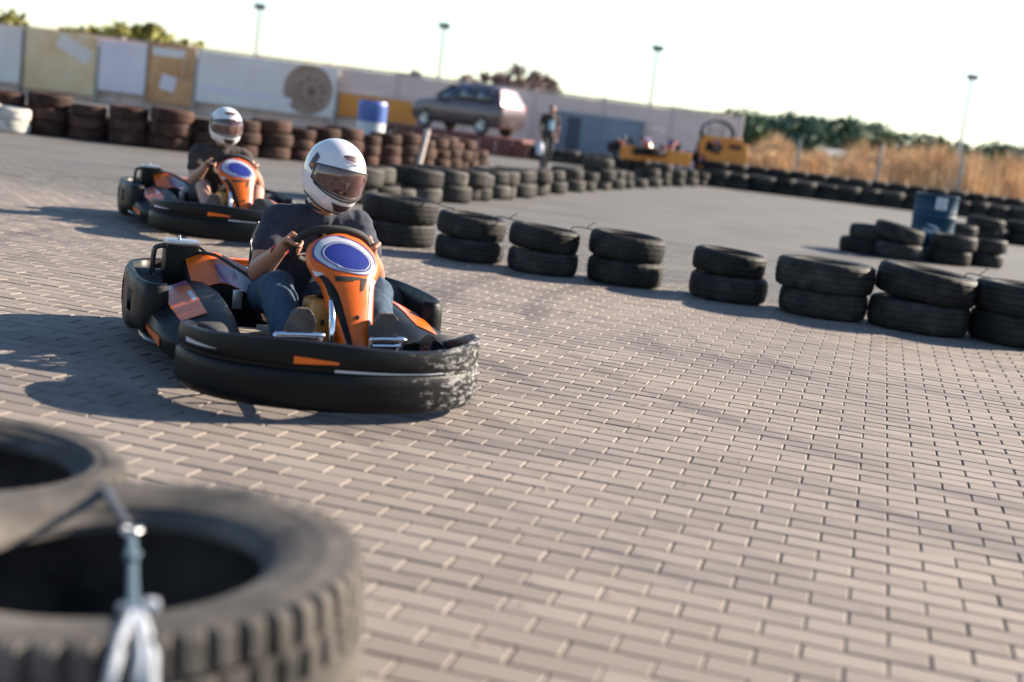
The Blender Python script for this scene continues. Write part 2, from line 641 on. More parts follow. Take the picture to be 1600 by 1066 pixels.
# ---- the island of tyres round the drum
ISL = [  # px foot, kind, label lower, kind upper, offset upper, tilt upper, label upper
    (1345, 397, 1, 'black tyre flat on the ground at the shaded end of the drum island', 0, (0.10, 0.06), (R(2), 0), 'small black tyre on top at the shaded end of the drum island'),
    (1400, 406, 2, 'black tyre lying under the tilted one in front of the blue drum', 2, (-0.01, 0.04), (R(2), R(9)), 'tilted black tyre leaning beside the blue drum'),
    (1478, 414, 1, 'black tyre on the ground right in front of the blue drum', 1, (0.06, 0.03), (0, R(-1)), 'upper black tyre right in front of the drum lettering'),
    (1532, 417, 0, 'smaller tyre on the ground at the sunny end of the drum island', 0, (0.03, 0.02), (R(-2), R(-3)), 'smaller upper tyre at the sunny end of the drum island'),
    (1400, 384, 2, 'black tyre on the ground behind the tilted one at the drum', None, None, None, None),
    (1494, 387, 1, 'black tyre on the ground just behind the blue drum', 1, (0.0, 0.02), (R(3), 0), 'dusty upper tyre just behind the blue drum'),
]
for px, py, kd, lb, ku, off, tl, lu in ISL:
    c = base_at(px, py, CAR_R[kd])
    tyre(T_CAR[kd], c.x, c.y, 0, CAR_W[kd], lb, 'tyres piled round the blue drum')
    if ku is not None:
        z = CAR_W[kd] - 0.012 + abs(math.sin(tl[1])) * CAR_R[ku] * 0.8
        tyre(T_CAR[ku], c.x + off[0], c.y + off[1], z, CAR_W[ku], lu, 'tyres piled round the blue drum', tl)

# ---- blue steel drum with a white label and a white printed logo
DRB = mat('drum_blue_paint', (0.004, 0.030, 0.066), (0.007, 0.045, 0.09), 5, 0.45, 0.6, spec=0.25, bump=0.1, bscale=30)
DRL = mat('drum_label_paper', (0.5, 0.52, 0.56), (0.42, 0.44, 0.48), 9, 0.7)
INK = mat('faint_label_print', (0.25, 0.27, 0.33), rough=0.7)
WPRT = mat('white_print', (0.75, 0.78, 0.80), (0.5, 0.55, 0.6), 14, 0.6)
STEEL = mat('dull_steel', (0.32, 0.32, 0.33), (0.2, 0.2, 0.2), 20, 0.4, metal=0.9)
dc = base_at(1449, 408, 0.29) + Vector((0.06, 0.24, 0))
drum = empty('steel_drum', dc, 0, 'dark blue steel drum with a white paper label standing among tyres', 'drum')
b = B()
pr = [(0.0, 0.012), (0.27, 0.012), (0.282, 0.0), (0.29, 0.004), (0.291, 0.02), (0.285, 0.03)]
for zc in (0.29, 0.585):
    pr += [(0.285, zc - 0.03), (0.292, zc - 0.018), (0.297, zc), (0.292, zc + 0.018), (0.285, zc + 0.03)]
for zc in (0.64, 0.665):
    pr += [(0.285, zc - 0.008), (0.288, zc), (0.285, zc + 0.008)]
pr += [(0.285, 0.86), (0.291, 0.868), (0.2915, 0.884), (0.284, 0.888), (0.276, 0.882), (0.275, 0.866), (0.0, 0.866)]
b.lathe(pr, 48)
b.build('drum_body', DRB, drum)
b = B()
for (x, y, r_) in ((0.17, 0.08, 0.028), (-0.19, -0.05, 0.016)):
    b.lathe([(0, 0.884), (r_, 0.884), (r_, 0.864)], 16, Matrix.Translation((x, y, 0)))
b.build('bung', STEEL, drum)
vd = math.atan2(-dc.y, -dc.x)       # side of the drum towards the track bend


def on_drum(a, z, off=0.0):
    rr_ = 0.285 + off
    return Vector((rr_ * math.cos(a), rr_ * math.sin(a), z))


b = B().grid(8, 3, lambda u, v: on_drum(vd - 0.02 + 0.55 * u, 0.69 + 0.165 * v, 0.003))
lab = b.build('paper_label', DRL, drum)
b = B()
for k in range(4):
    b.grid(5, 1, lambda u, v, k=k: on_drum(vd + 0.05 + (0.35 - 0.06 * (k % 2)) * u, 0.72 + 0.03 * k + 0.007 * v, 0.0045))
b.build('label_print', INK, lab)
# printed logo: a row of block letters under a sweeping arc
b = B()
for k in range(8):
    a0 = vd - 0.42 + 0.088 * k
    strokes = [(0.0, 0.0, 0.018, 0.06), (0.048, 0.0, 0.066, 0.06)] + [[(0.018, 0.045, 0.048, 0.06)], [(0.018, 0.0, 0.048, 0.014)], [(0.018, 0.023, 0.048, 0.037)]][k % 3]
    for (u0, z0, u1, z1) in strokes:
        b.grid(1, 1, lambda u, v: on_drum(a0 + u0 + (u1 - u0) * u, 0.36 + z0 + (z1 - z0) * v, 0.003))
b.build('printed_lettering', WPRT, drum)
b = B()
b.grid(20, 1, lambda u, v: on_drum(vd - 0.28 + 0.70 * math.sin(u * 1.75) ** 0.9 * 0.95, 0.475 - 0.13 * (1 - math.cos(u * 1.9)) * 0.75 + (0.004 + 0.020 * math.sin(math.pi * u)) * (v - .5), 0.0035))
b.build('printed_arc', WPRT, drum)

# ---- far barrier that curves away behind the driver
far_pts = [(545, 318), (578, 318), (612, 318), (650, 318), (694, 316), (736, 313), (772, 310), (803, 307), (832, 303), (858, 301),
           (884, 299), (908, 298), (930, 296), (950, 295), (970, 294), (990, 293), (1010, 292), (1030, 291), (1050, 291), (1070, 290), (1088, 290)]
for i, (px, py) in enumerate(far_pts):
    k = (i * 7 + 1) % 3
    c = base_at(px, py, FAR_R[k])
    big = c.y > 24
    tone = 'grey dusty'
    lb = 'grey dusty tyre at the bottom of the curved barrier behind the driver'
    lu = 'grey dusty tyre on top of the curved barrier behind the driver'
    tyre(T_FAR[k], c.x, c.y, 0, FAR_W[k], lb, 'bottom tyres of the curved barrier')
    k2 = (i * 5 + 2) % 3
    if i not in (2, 9, 15):
        t_ = (R(tr.uniform(-3, 3)), R(tr.uniform(-3, 4)))
        tyre(T_FAR[k2], c.x + tr.uniform(-.05, .05), c.y + tr.uniform(-.04, .06), FAR_W[k] - 0.004, FAR_W[k2], lu, 'top tyres of the curved barrier', t_)
    if i in (12, 17):
        tyre(T_FAR[k], c.x, c.y + 0.02, FAR_W[k] + FAR_W[k2] - 0.006, FAR_W[k], 'grey dusty tyre lying third high on the curved barrier', 'third tyres of the curved barrier')
    # second line of the barrier behind the first
    d = Vector((c.x, c.y, 0)).normalized()
    if i in (3, 4, 5, 6, 7, 8):
        q = c + d * 0.95 + Vector((0.25, 0, 0))
        tyre(T_FAR[(k + 1) % 3], q.x, q.y, 0, FAR_W[(k + 1) % 3], 'dark tyre at the bottom of the second line behind the curved barrier', 'bottom tyres of the second line')
        tyre(T_FAR[k], q.x, q.y, FAR_W[(k + 1) % 3] - 0.004, FAR_W[k], 'dark tyre on top of the second line behind the curved barrier', 'top tyres of the second line', (R(tr.uniform(-3, 3)), R(tr.uniform(-4, 4))))

# ---- far straight barrier along the reeds: two lines, the rear one stands on higher stacks
T_DARK = [tyre_mesh('tyre_dark_%d' % i, Ro, W, Ri, RUB, 36, 0) for i, (Ro, W, Ri) in enumerate(((0.40, 0.23, 0.23), (0.44, 0.24, 0.25)))]
a0, a1 = G(1118, 293), G(1660, 358)
n = 17
for i in range(n):
    t = i / (n - 1)
    p = a0.lerp(a1, t)
    k = i % 2
    x, y = p.x + tr.uniform(-.06, .06), p.y + 0.5 + tr.uniform(-.05, .05)
    tyre(T_DARK[k], x, y, 0, FAR_W[3], 'big dark tyre on the ground in the front line before the reeds', 'front line before the reeds, bottom')
    tyre(T_DARK[1 - k], x + tr.uniform(-.04, .04), y + tr.uniform(-.03, .03), 0.236, FAR_W[3], 'big dark tyre topping the front line before the reeds', 'front line before the reeds, top', (R(tr.uniform(-3, 3)), R(tr.uniform(-3, 3))))
    x2, y2 = p.x + 0.45 + tr.uniform(-.06, .06), p.y + 4.2 + tr.uniform(-.08, .08)
    for j in range(3):
        tyre(T_DARK[(i + j) % 2], x2 + tr.uniform(-.04, .04), y2 + tr.uniform(-.03, .03), 0.236 * j, FAR_W[3],
             'big dark tyre in the rear line at the foot of the reeds, %s layer' % ('bottom', 'middle', 'top')[j], 'rear line at the foot of the reeds, layer %d' % (j + 1))

# ---- stacks between the drum island and the straight barrier
for i, (px, py, nl) in enumerate([(1535, 377, 2), (1596, 384, 2), (1640, 389, 2)]):
    c = base_at(px, py, 0.36)
    for j in range(nl):
        tyre(T_CAR[3], c.x, c.y, 0.222 * j, CAR_W[3], '%s black tyre of the %s two-high stack behind the drum island' % (('bottom', 'top')[j], ORD[i]), 'stacks behind the drum island', (0, R(2.5 * j)))

# ---- left barrier at the foot of the hoardings
lft = [G(-60, 197), G(40, 208), G(150, 222), G(300, 240), G(430, 250), G(560, 258), G(600, 260), G(655, 263), G(720, 263)]
acc = 0.0
cells_ = []
for i in range(len(lft) - 1):
    L_ = (lft[i + 1] - lft[i]).length
    while acc < L_:
        cells_.append(lft[i].lerp(lft[i + 1], acc / L_))
        acc += 0.66
    acc -= L_
for i, p in enumerate(cells_):
    k = i % 3
    d = Vector((p.x, p.y, 0)).normalized()
    nl = 3
    q_ = p + d * 1.0 + Vector((0.33, 0, 0))
    tyre(T_FLARE[(k + 1) % 3], q_.x, q_.y, 0, FAR_W[(k + 1) % 3], 'flare-tinted dusty tyre in the rear line of the long barrier, bottom layer', 'rear line of the long barrier, layer 1')
    tyre(T_FLARE[k], q_.x, q_.y, FAR_W[(k + 1) % 3], FAR_W[k], 'flare-tinted dusty tyre in the rear line of the long barrier, upper layer', 'rear line of the long barrier, layer 2')
    for j in range(nl):
        if tr.random() < 0.12 and j == nl - 1: continue
        tyre(T_FLARE[k], p.x + d.x * .36 + tr.uniform(-.03, .03), p.y + d.y * .36 + tr.uniform(-.03, .03), FAR_W[k] * j, FAR_W[k],
             'flare-tinted dusty tyre in the long barrier under the hoardings, %s layer' % ('bottom', 'second', 'third', 'fourth')[j],
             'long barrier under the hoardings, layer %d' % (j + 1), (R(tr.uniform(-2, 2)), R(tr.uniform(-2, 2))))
# white painted tyres standing out of that barrier at the edge of the view
WT = mat('white_painted_rubber', (0.62, 0.58, 0.53), (0.30, 0.27, 0.24), 6, 0.7, bump=0.4)
T_WHITE = tyre_mesh('white_tyre', 0.32, 0.205, 0.195, WT, 40, 0)
c = base_at(14, 208, 0.32)
for j in range(2):
    tyre(T_WHITE, c.x, c.y, 0.2 * j, 0.205, '%s of the two white painted tyres before the hoardings' % ('bottom', 'top')[j], None, (0, R(j * 3)))

# ---- the two truck tyres close by, and the strap that ties them
TC = G(180, 866, 0.325)
tyre(T_TRUCK, TC.x, TC.y, 0.012, 0.325, 'large dusty truck tyre with deep lug tread, strap across its hole', None, (R(0.5), R(-4.5)), 'truck_tyre')
T2 = G(-60, 707, 0.30)
tyre(T_TRUCK2, T2.x, T2.y, 0.0, 0.30, 'smaller dusty truck tyre without strap, just behind the strapped one', None, (R(0), R(0.5)), 'truck_tyre')

STRAP = mat('blue_strap_webbing', (0.045, 0.085, 0.12), (0.08, 0.125, 0.16), 30, 0.8, bump=0.6, bscale=300)
ROPE = mat('pale_rope', (0.45, 0.48, 0.52), (0.33, 0.36, 0.40), 40, 0.8, bump=0.8, bscale=260)
DKST = mat('dark_strap', (0.03, 0.035, 0.05), rough=0.8)
GALV = mat('galvanised_ring', (0.45, 0.46, 0.47), (0.3, 0.3, 0.3), 30, 0.38, metal=0.9)
st = empty('tie_strap', G(207, 880, 0.33), 0, 'blue webbing strap with a metal ring and pale rope tied over the strapped truck tyre', 'strap')
SO = Vector(st.location)


def sp(x, y, z): return G(x, y, z) - SO


b = B().tube([sp(160, 752, .300), sp(166, 766, .330), sp(176, 785, .345), sp(190, 806, .340), sp(202, 822, .334)], [.013, .014, .012, .011, .008], 8, smooth=3, flat=0.3)
b.build('dark_strap', DKST, st)
b = B()
rc = sp(206, 829, .334)
b.tube([rc + Vector((0.016 * math.cos(t * math.pi / 8), 0.016 * math.sin(t * math.pi / 8), 0.003 * math.sin(t))) for t in range(17)], 0.0042, 8, cap=False)
b.build('metal_ring', GALV, st)
b = B().tube([sp(206, 838, .334), sp(206, 858, .330), sp(207, 890, .322), sp(207, 920, .326), sp(209, 945, .337)], [.007, .0095, .008, .0085, .009], 8, smooth=4, flat=0.4)
b.build('webbing', STRAP, st)
b = B().box(sp(207, 868, .333), (0.022, 0.032, 0.010), bevel=.003)
b.build('webbing_slide', STRAP, st)
b = B().box(sp(212, 952, .343), (0.055, 0.022, 0.012), 0.1, bevel=.004)
b.build('buckle', GALV, st)
b = B().box(sp(236, 946, .356), (0.024, 0.022, 0.018), 0.3, bevel=.006)
b.build('knot', ROPE, st)
# the ropes leave the buckle, cross the rim and hang down the tread in a spread V
dirv = (Vector((0, 0, 0)) - Vector((TC.x, TC.y, 0))).normalized()
side_ = Vector((-dirv.y, dirv.x, 0))
for k0, k1 in ((-0.030, -0.125), (0.030, 0.045), (-0.012, -0.085)):
    cen = Vector((TC.x, TC.y, 0)) - SO
    bk = sp(212, 955, .345)
    off = (bk - cen).dot(side_)

    def rp(lat, rad, z): return cen + side_ * (off - lat * 1.0) + dirv * math.sqrt(max(0, rad * rad - (off - lat) ** 2)) + Vector((0, 0, z - SO.z + SO.z))
    zz = lambda z: z
    pts_ = [bk, cen + side_ * (off - k0 * .4) + dirv * 0.36 + Vector((0, 0, zz(.342))), cen + side_ * (off - k0 * .8) + dirv * 0.44 + Vector((0, 0, zz(.330))),
            cen + side_ * (off - k0) + dirv * 0.470 + Vector((0, 0, zz(.285))), cen + side_ * (off - (k0 + k1) / 2) + dirv * 0.475 + Vector((0, 0, zz(.20))), cen + side_ * (off - k1) + dirv * 0.478 + Vector((0, 0, zz(.07)))]
    B().tube(pts_, 0.0095, 8, smooth=4).build('rope', ROPE, st)

# ================================================================== KARTS
ORA = mat('orange_bodywork', (0.62, 0.105, 0.002), (0.40, 0.080, 0.010), 11, 0.34, 0.6, coat=0.2, spec=0.35, thr=(0.48, 0.82))
BLK = mat('black_plastic', (0.006, 0.006, 0.0065), (0.034, 0.031, 0.028), 9, 0.40, 0.75, thr=(0.50, 0.85), bump=0.15, bscale=90, spec=0.15)
BLKD = mat('black_rubber_mount', (0.015, 0.015, 0.015), rough=0.8)
GRY = mat('grey_vinyl_decal', (0.30, 0.32, 0.35), rough=0.4, coat=0.2)
LGR = mat('pale_vinyl_decal', (0.46, 0.47, 0.52), (0.38, 0.39, 0.44), 12, 0.35, coat=0.3)
NAVY = mat('blue_vinyl_decal', (0.010, 0.018, 0.15), (0.018, 0.028, 0.19), 7, 0.3, coat=0.4)
CHR = mat('chrome', (0.75, 0.75, 0.77), rough=0.12, metal=1.0)
TANK = mat('tan_plastic_tank', (0.38, 0.185, 0.03), (0.31, 0.145, 0.025), 9, 0.4, coat=0.1)
FRM = mat('black_painted_tube', (0.02, 0.02, 0.022), rough=0.35, coat=0.3)
ALU = mat('brushed_aluminium', (0.55, 0.55, 0.56), (0.4, 0.4, 0.4), 40, 0.35, metal=0.9)
SLK = mat('kart_tyre_rubber', (0.02, 0.02, 0.02), (0.05, 0.047, 0.043), 12, 0.7, bump=0.3)
PUR = mat('plum_vinyl_decal', (0.20, 0.05, 0.12), (0.32, 0.10, 0.16), 8, 0.3, coat=0.4)
SEAT = mat('seat_shell', (0.018, 0.018, 0.02), rough=0.3, coat=0.4)


def scuffed():
    """black bumper plastic, scraped pale on the corner that takes the knocks (the driver's front left)"""
    m = mat('scuffed_bumper_plastic', (0.006, 0.0062, 0.007), rough=0.38, bump=0.2, bscale=60, spec=0.15)
    nt = m.node_tree
    N, L = nt.nodes.new, nt.links.new
    b = nt.nodes['Principled BSDF']
    tc = N('ShaderNodeTexCoord').outputs['Object']
    mp = N('ShaderNodeMapping')
    mp.inputs['Scale'].default_value = (5, 5, 17)
    mp.inputs['Rotation'].default_value = (0.12, 0.05, 0)
    L(tc, mp.inputs['Vector'])
    n = N('ShaderNodeTexNoise')
    n.inputs['Scale'].default_value = 3.4
    n.inputs['Detail'].default_value = 9
    n.inputs['Roughness'].default_value = 0.80
    L(mp.outputs[0], n.inputs['Vector'])
    sx = N('ShaderNodeSeparateXYZ')
    L(tc, sx.inputs[0])
    mr = N('ShaderNodeMapRange')            # wear grows towards that corner
    mr.inputs['From Min'].default_value, mr.inputs['From Max'].default_value = -0.04, -0.34
    mr.inputs['To Min'].default_value, mr.inputs['To Max'].default_value = -0.115, 0.062
    L(sx.outputs['X'], mr.inputs['Value'])
    my = N('ShaderNodeMapRange')            # and stays on its outer, leading face
    my.inputs['From Min'].default_value, my.inputs['From Max'].default_value = 0.80, 0.92
    my.inputs['To Min'].default_value, my.inputs['To Max'].default_value = -0.25, 0.0
    L(sx.outputs['Y'], my.inputs['Value'])
    a0_ = N('ShaderNodeMath')
    a0_.operation = 'ADD'
    L(mr.outputs['Result'], a0_.inputs[0])
    L(my.outputs['Result'], a0_.inputs[1])
    ad = N('ShaderNodeMath')
    ad.operation = 'ADD'
    L(n.outputs['Fac'], ad.inputs[0])
    L(a0_.outputs[0], ad.inputs[1])
    r = N('ShaderNodeValToRGB')
    r.color_ramp.elements[0].position, r.color_ramp.elements[1].position = 0.555, 0.63
    r.color_ramp.elements[0].color = (0.006, 0.0062, 0.007, 1)
    r.color_ramp.elements[1].color = (0.24, 0.235, 0.23, 1)
    L(ad.outputs[0], r.inputs['Fac'])
    L(r.outputs['Color'], b.inputs['Base Color'])
    q = N('ShaderNodeMapRange')
    q.inputs['From Min'].default_value, q.inputs['From Max'].default_value = 0.5, 0.66
    q.inputs['To Min'].default_value, q.inputs['To Max'].default_value = 0.38, 0.85
    L(ad.outputs[0], q.inputs['Value'])
    L(q.outputs['Result'], b.inputs['Roughness'])
    return m


SCUF = scuffed()


def plan_curve(half, sub=8):
    pts = [Vector((x, y, 0)) for x, y in half] + [Vector((-x, y, 0)) for x, y in reversed(half[:-1])]
    return catmull(pts, sub)


def normals2(pts):
    out = []
    for i in range(len(pts)):
        d = (pts[min(i + 1, len(pts) - 1)] - pts[max(i - 1, 0)]).normalized()
        out.append(Vector((-d.y, d.x, 0)))
    return out


FB_HALF = [(0.44, 0.83), (0.47, 0.775), (0.525, 0.765), (0.568, 0.815), (0.582, 0.90), (0.568, 1.00), (0.515, 1.115), (0.42, 1.21), (0.28, 1.285), (0.14, 1.32), (0.0, 1.33)]
RB_HALF = [(0.57, 0.20), (0.62, 0.215), (0.662, 0.17), (0.684, 0.02), (0.684, -0.20), (0.665, -0.42), (0.60, -0.585), (0.44, -0.65), (0.2, -0.67), (0.0, -0.672)]
FB_PROF = [(-0.050, 0.235), (-0.036, 0.272), (-0.016, 0.286), (0.002, 0.280), (0.006, 0.264), (0.007, 0.235), (0.007, 0.206), (0.004, 0.200), (-0.003, 0.197),
           (-0.003, 0.186), (0.007, 0.182), (0.0115, 0.176), (0.013, 0.140), (0.013, 0.092), (0.011, 0.064), (0.003, 0.045), (-0.010, 0.038), (-0.028, 0.05), (-0.034, 0.10), (-0.042, 0.19)]
RB_PROF = [(-0.040, 0.10), (-0.012, 0.085), (0.004, 0.095), (0.012, 0.120), (0.014, 0.150), (0.014, 0.180), (0.014, 0.210), (0.012, 0.245), (0.006, 0.285), (-0.004, 0.300), (-0.018, 0.303), (-0.030, 0.294), (-0.036, 0.24), (-0.040, 0.16)]


def outward(pts):
    ns = normals2(pts)
    c = Vector((0, 0.0, 0))
    mid = len(pts) // 2
    if ns[mid].dot(pts[mid]) < 0: ns = [-n_ for n_ in ns]
    return ns


def sweep(b, pts, ns, prof, wob=None, skip=None):
    rings = []
    for i, (p, n_) in enumerate(zip(pts, ns)):
        s = i / (len(pts) - 1)
        rings.append([p + n_ * o + Vector((0, 0, z + (wob(s, z) if wob else 0))) for o, z in prof])
    m, n = len(rings), len(prof)
    vs = [q for r_ in rings for q in r_]
    fs = []
    for i in range(m - 1):
        for k in range(n):
            if skip and skip(i / (m - 1), k): continue
            fs.append((i * n + k, i * n + (k + 1) % n, (i + 1) * n + (k + 1) % n, (i + 1) * n + k))
    fs.append(tuple(reversed(range(n))))
    fs.append(tuple((m - 1) * n + k for k in range(n)))
    b.add(vs, fs)


def strip(b, pts, ns, s0, s1, z0, z1, off0, off1, wob=None, taper=0.0, nn=14):
    def fn(u, v):
        s = s0 + (s1 - s0) * u
        f = s * (len(pts) - 1)
        i = min(int(f), len(pts) - 2)
        t = f - i
        p = pts[i].lerp(pts[i + 1], t)
        n_ = ns[i].lerp(ns[i + 1], t).normalized()
        w = 1 - taper * u
        zm = (z0 + z1) / 2
        z = zm + ((z0 if v == 0 else z1 if v == 1 else z0 + (z1 - z0) * v) - zm) * w
        o = off0 + (off1 - off0) * v
        return p + n_ * o + Vector((0, 0, z + (wob(s, z) if wob else 0)))
    b.grid(nn, 1, fn)


def make_kart(label, group=None):
    K = empty('go_kart', (0, 0, 0), 0, label, 'go-kart', group)
    # ---- front bumper
    pts = [p + Vector((0.035, 0, 0)) for p in plan_curve(FB_HALF)]
    ns = outward(pts)

    def wob(s, z):
        e = min(1.0, max(0.0, (abs(s - 0.5) - 0.24) / 0.20))        # lower towards its two ends
        w = 0.009 * math.sin(s * math.pi * 6) * max(0, (z - 0.17) / 0.09) if z > 0.17 else 0.0
        return w - e * e * (3 - 2 * e) * 0.20 * max(0, z - 0.04)
    b = B()
    sweep(b, pts, ns, FB_PROF, wob)
    fb = b.build('front_bumper', SCUF, K, angle=50)
    b = B(); strip(b, pts, ns, 0.412, 0.468, 0.2065, 0.232, 0.0085, 0.0085, wob, 0.65); b.build('orange_stripe', ORA, fb)
    b = B(); strip(b, pts, ns, 0.464, 0.62, 0.1865, 0.1955, -0.0012, -0.0012, wob, 0.4); b.build('pale_stripe', LGR, fb)
    b = B(); strip(b, pts, ns, 0.245, 0.315, 0.205, 0.240, 0.0060, 0.0085, wob, 0.9); b.build('pale_flash', LGR, fb)
    b = B(); strip(b, pts, ns, 0.735, 0.775, 0.21, 0.245, 0.006, 0.0085, wob, 0.7); b.build('blue_flash', NAVY, fb)
    # brackets that carry the bumper
    b = B()
    for s in (-1, 1):
        b.tube([(s * 0.22, 0.66, 0.07), (s * 0.22, 0.95, 0.08), (s * 0.20, 1.29, 0.10)], 0.013, 8)
        b.tube([(s * 0.22, 0.80, 0.07), (s * 0.30, 1.0, 0.18), (s * 0.30, 1.245, 0.20)], 0.009, 8)
    b.tube([(-0.30, 1.05, 0.14), (0.30, 1.05, 0.14)], 0.011, 8)
    b.build('bumper_bracket', FRM, K)
    # ---- rear bumper with cut-outs
    pts = plan_curve(RB_HALF)
    ns = outward(pts)

    def holes(s, k):
        return 4 <= k <= 6 and (0.155 < s < 0.185 or 0.235 < s < 0.262 or 0.815 < s < 0.845 or 0.74 < s < 0.765)
    b = B()
    sweep(b, pts, ns, RB_PROF, None, holes)
    rb = b.build('rear_bumper', BLK, K, angle=50, recalc=False)
    # ---- side pods
    for s in (1, -1):
        secs = []
        for (y, k, tz) in ((-0.20, 0.80, 0.96), (-0.10, 0.96, 1.02), (0.10, 1.0, 1.0), (0.28, 0.98, 0.95), (0.48, 0.92, 0.86), (0.66, 0.72, 0.68)):
            xo = 0.38 + 0.27 * k
            secs.append([Vector((s * x, y, z)) for x, z in ((0.34, 0.06), (xo - 0.03, 0.055), (xo - 0.004, 0.085), (xo, 0.13), (xo - 0.012, 0.185 * tz),
                        (xo - 0.07, 0.222 * tz), (0.44, 0.275 * tz), (0.385, 0.280 * tz), (0.34, 0.265 * tz))])
        b = B()
        b.loft(secs)
        pod = b.build('side_pod', BLK, K, angle=40)

        def ptop(u, v, off=0.004):
            f = 1 + 3 * u
            i = min(int(f), 4); t = f - i
            A = secs[i][5].lerp(secs[i + 1][5], t)
            C = secs[i][6].lerp(secs[i + 1][6], t)
            return A.lerp(C, 0.06 + 0.86 * v) + Vector((s * 0.25, 0, 1)).normalized() * off
        B().grid(8, 4, lambda u, v: ptop(0.16 + 0.84 * u, v)).build('orange_decal', ORA, pod)
        B().grid(4, 4, lambda u, v: ptop(0.0 + 0.155 * u, v)).build('plum_decal', PUR, pod)
        B().grid(6, 1, lambda u, v: ptop(0.38 + 0.3 * u, 0.78 + 0.14 * v, 0.0065)).build('pale_decal', LGR, pod)

        def pside(u, v, off=0.004):
            f = 2 + 2.2 * u
            i = min(int(f), 4); t = f - i
            A = secs[i][3].lerp(secs[i + 1][3], t)
            C = secs[i][2].lerp(secs[i + 1][2], t)
            return A.lerp(C, v) + Vector((s, 0, 0)) * off
        B().grid(6, 2, lambda u, v: pside(0.15 + 0.75 * u, v * (0.25 + 0.75 * u))).build('orange_flash', ORA, pod)
        # orange inner end plate seen through the bumper's open end
        b = B().box((s * 0.475, 0.70, 0.150), (0.13, 0.010, 0.14), Matrix.Rotation(s * 0.5, 4, 'Z'), bevel=.003)
        b.build('end_plate', ORA, pod)
    # ---- floor tray and tubes
    b = B().box((0, 0.36, 0.050), (0.50, 0.95, 0.006), bevel=0.002)
    b.build('floor_tray', ALU, K)
    b = B()
    for s in (-1, 1):
        b.tube([(s * 0.30, -0.60, 0.085), (s * 0.32, -0.2, 0.075), (s * 0.33, 0.25, 0.072), (s * 0.26, 0.62, 0.072), (s * 0.22, 0.95, 0.075)], 0.016, 10, smooth=4)
        b.tube([(s * 0.33, -0.05, 0.075), (s * 0.62, 0.0, 0.085), (s * 0.63, 0.4, 0.085), (s * 0.30, 0.45, 0.072)], 0.012, 8, smooth=4)
        b.tube([(s * 0.26, 0.70, 0.075), (s * 0.42, 0.72, 0.12)], 0.016, 8)
    for y in (-0.58, -0.30, 0.30, 0.66, 0.94):
        b.tube([(-0.29, y, 0.078), (0.29, y, 0.078)], 0.014, 8)
    b.build('chassis_frame', FRM, K)
    b = B().tube([(-0.60, -0.42, 0.14), (0.60, -0.42, 0.14)], 0.02, 12)
    b.build('rear_axle', ALU, K)
    # ---- wheels
    for (x, y, Rw, w) in ((0.475, 0.72, 0.120, 0.115), (-0.475, 0.72, 0.120, 0.115), (0.56, -0.42, 0.140, 0.20), (-0.56, -0.42, 0.140, 0.20)):
        W_ = empty('wheel', (x, y, Rw)); W_.parent = K
        rot = Matrix.Rotation(R(90), 4, 'Y')
        if y > 0: rot = Matrix.Rotation(R(6), 4, 'Z') @ rot
        h = w / 2
        b = B().lathe([(0.066, -h * .85), (0.075, -h), (Rw - 0.028, -h * 1.04), (Rw - 0.008, -h * .92), (Rw, -h * .72), (Rw + .001, 0), (Rw, h * .72), (Rw - 0.008, h * .92), (Rw - 0.028, h * 1.04), (0.075, h), (0.066, h * .85)], 40, rot, closed=True)
        b.build('tyre', SLK, W_)
        b = B().lathe([(0.0, h * .35), (0.03, h * .35), (0.034, h * .2), (0.055, h * .25), (0.066, h * .8), (0.072, h * .95), (0.066, h * .95), (0.062, h * .3), (0.062, -h * .3), (0.066, -h * .95), (0.072, -h * .95), (0.066, -h * .8), (0.055, -h * .25), (0.034, -h * .2), (0.03, -h * .35), (0.0, -h * .35)], 28, rot)
        b.build('rim', ALU, W_)
    # ---- seat: a moulded bucket
    side = [Vector((0, y, z)) for y, z in ((0.16, 0.150), (0.08, 0.125), (-0.08, 0.098), (-0.22, 0.100), (-0.31, 0.155), (-0.355, 0.25), (-0.39, 0.36), (-0.425, 0.47), (-0.44, 0.52))]
    side = catmull(side, 4)

    def seat(u, v):
        f = u * (len(side) - 1)
        i = min(int(f), len(side) - 2)
        p = side[i].lerp(side[i + 1], f - i)
        d = (side[i + 1] - side[i]).normalized()
        nrm = Vector((0, -d.z, d.y))
        if nrm.z < 0 and u < 0.3: nrm = -nrm
        nrm = Vector((0, d.z, -d.y)) if nrm.dot(Vector((0, 0.6, 0.8))) < 0 else nrm
        t = 2 * v - 1
        wd = 0.165 + 0.035 * math.sin(math.pi * min(1, u * 1.1)) - 0.03 * max(0, u - .8) * 5
        lift = (0.145 if 0.2 < u < 0.8 else 0.10) * abs(t) ** 3.2
        return p + Vector((-0.03 + t * wd * (1.0 - 0.06 * abs(t) ** 4), 0, 0)) + nrm * lift
    B().grid(32, 18, seat).build('seat', SEAT, K, solid=0.006)
    # ---- steering: fairing, wheel, column
    FX = -0.080
    ctr = [(0.448, 0.576, 0.075), (0.470, 0.564, 0.128), (0.532, 0.512, 0.156), (0.588, 0.462, 0.142), (0.622, 0.420, 0.116), (0.652, 0.360, 0.102), (0.690, 0.280, 0.088), (0.732, 0.200, 0.074), (0.760, 0.140, 0.060)]

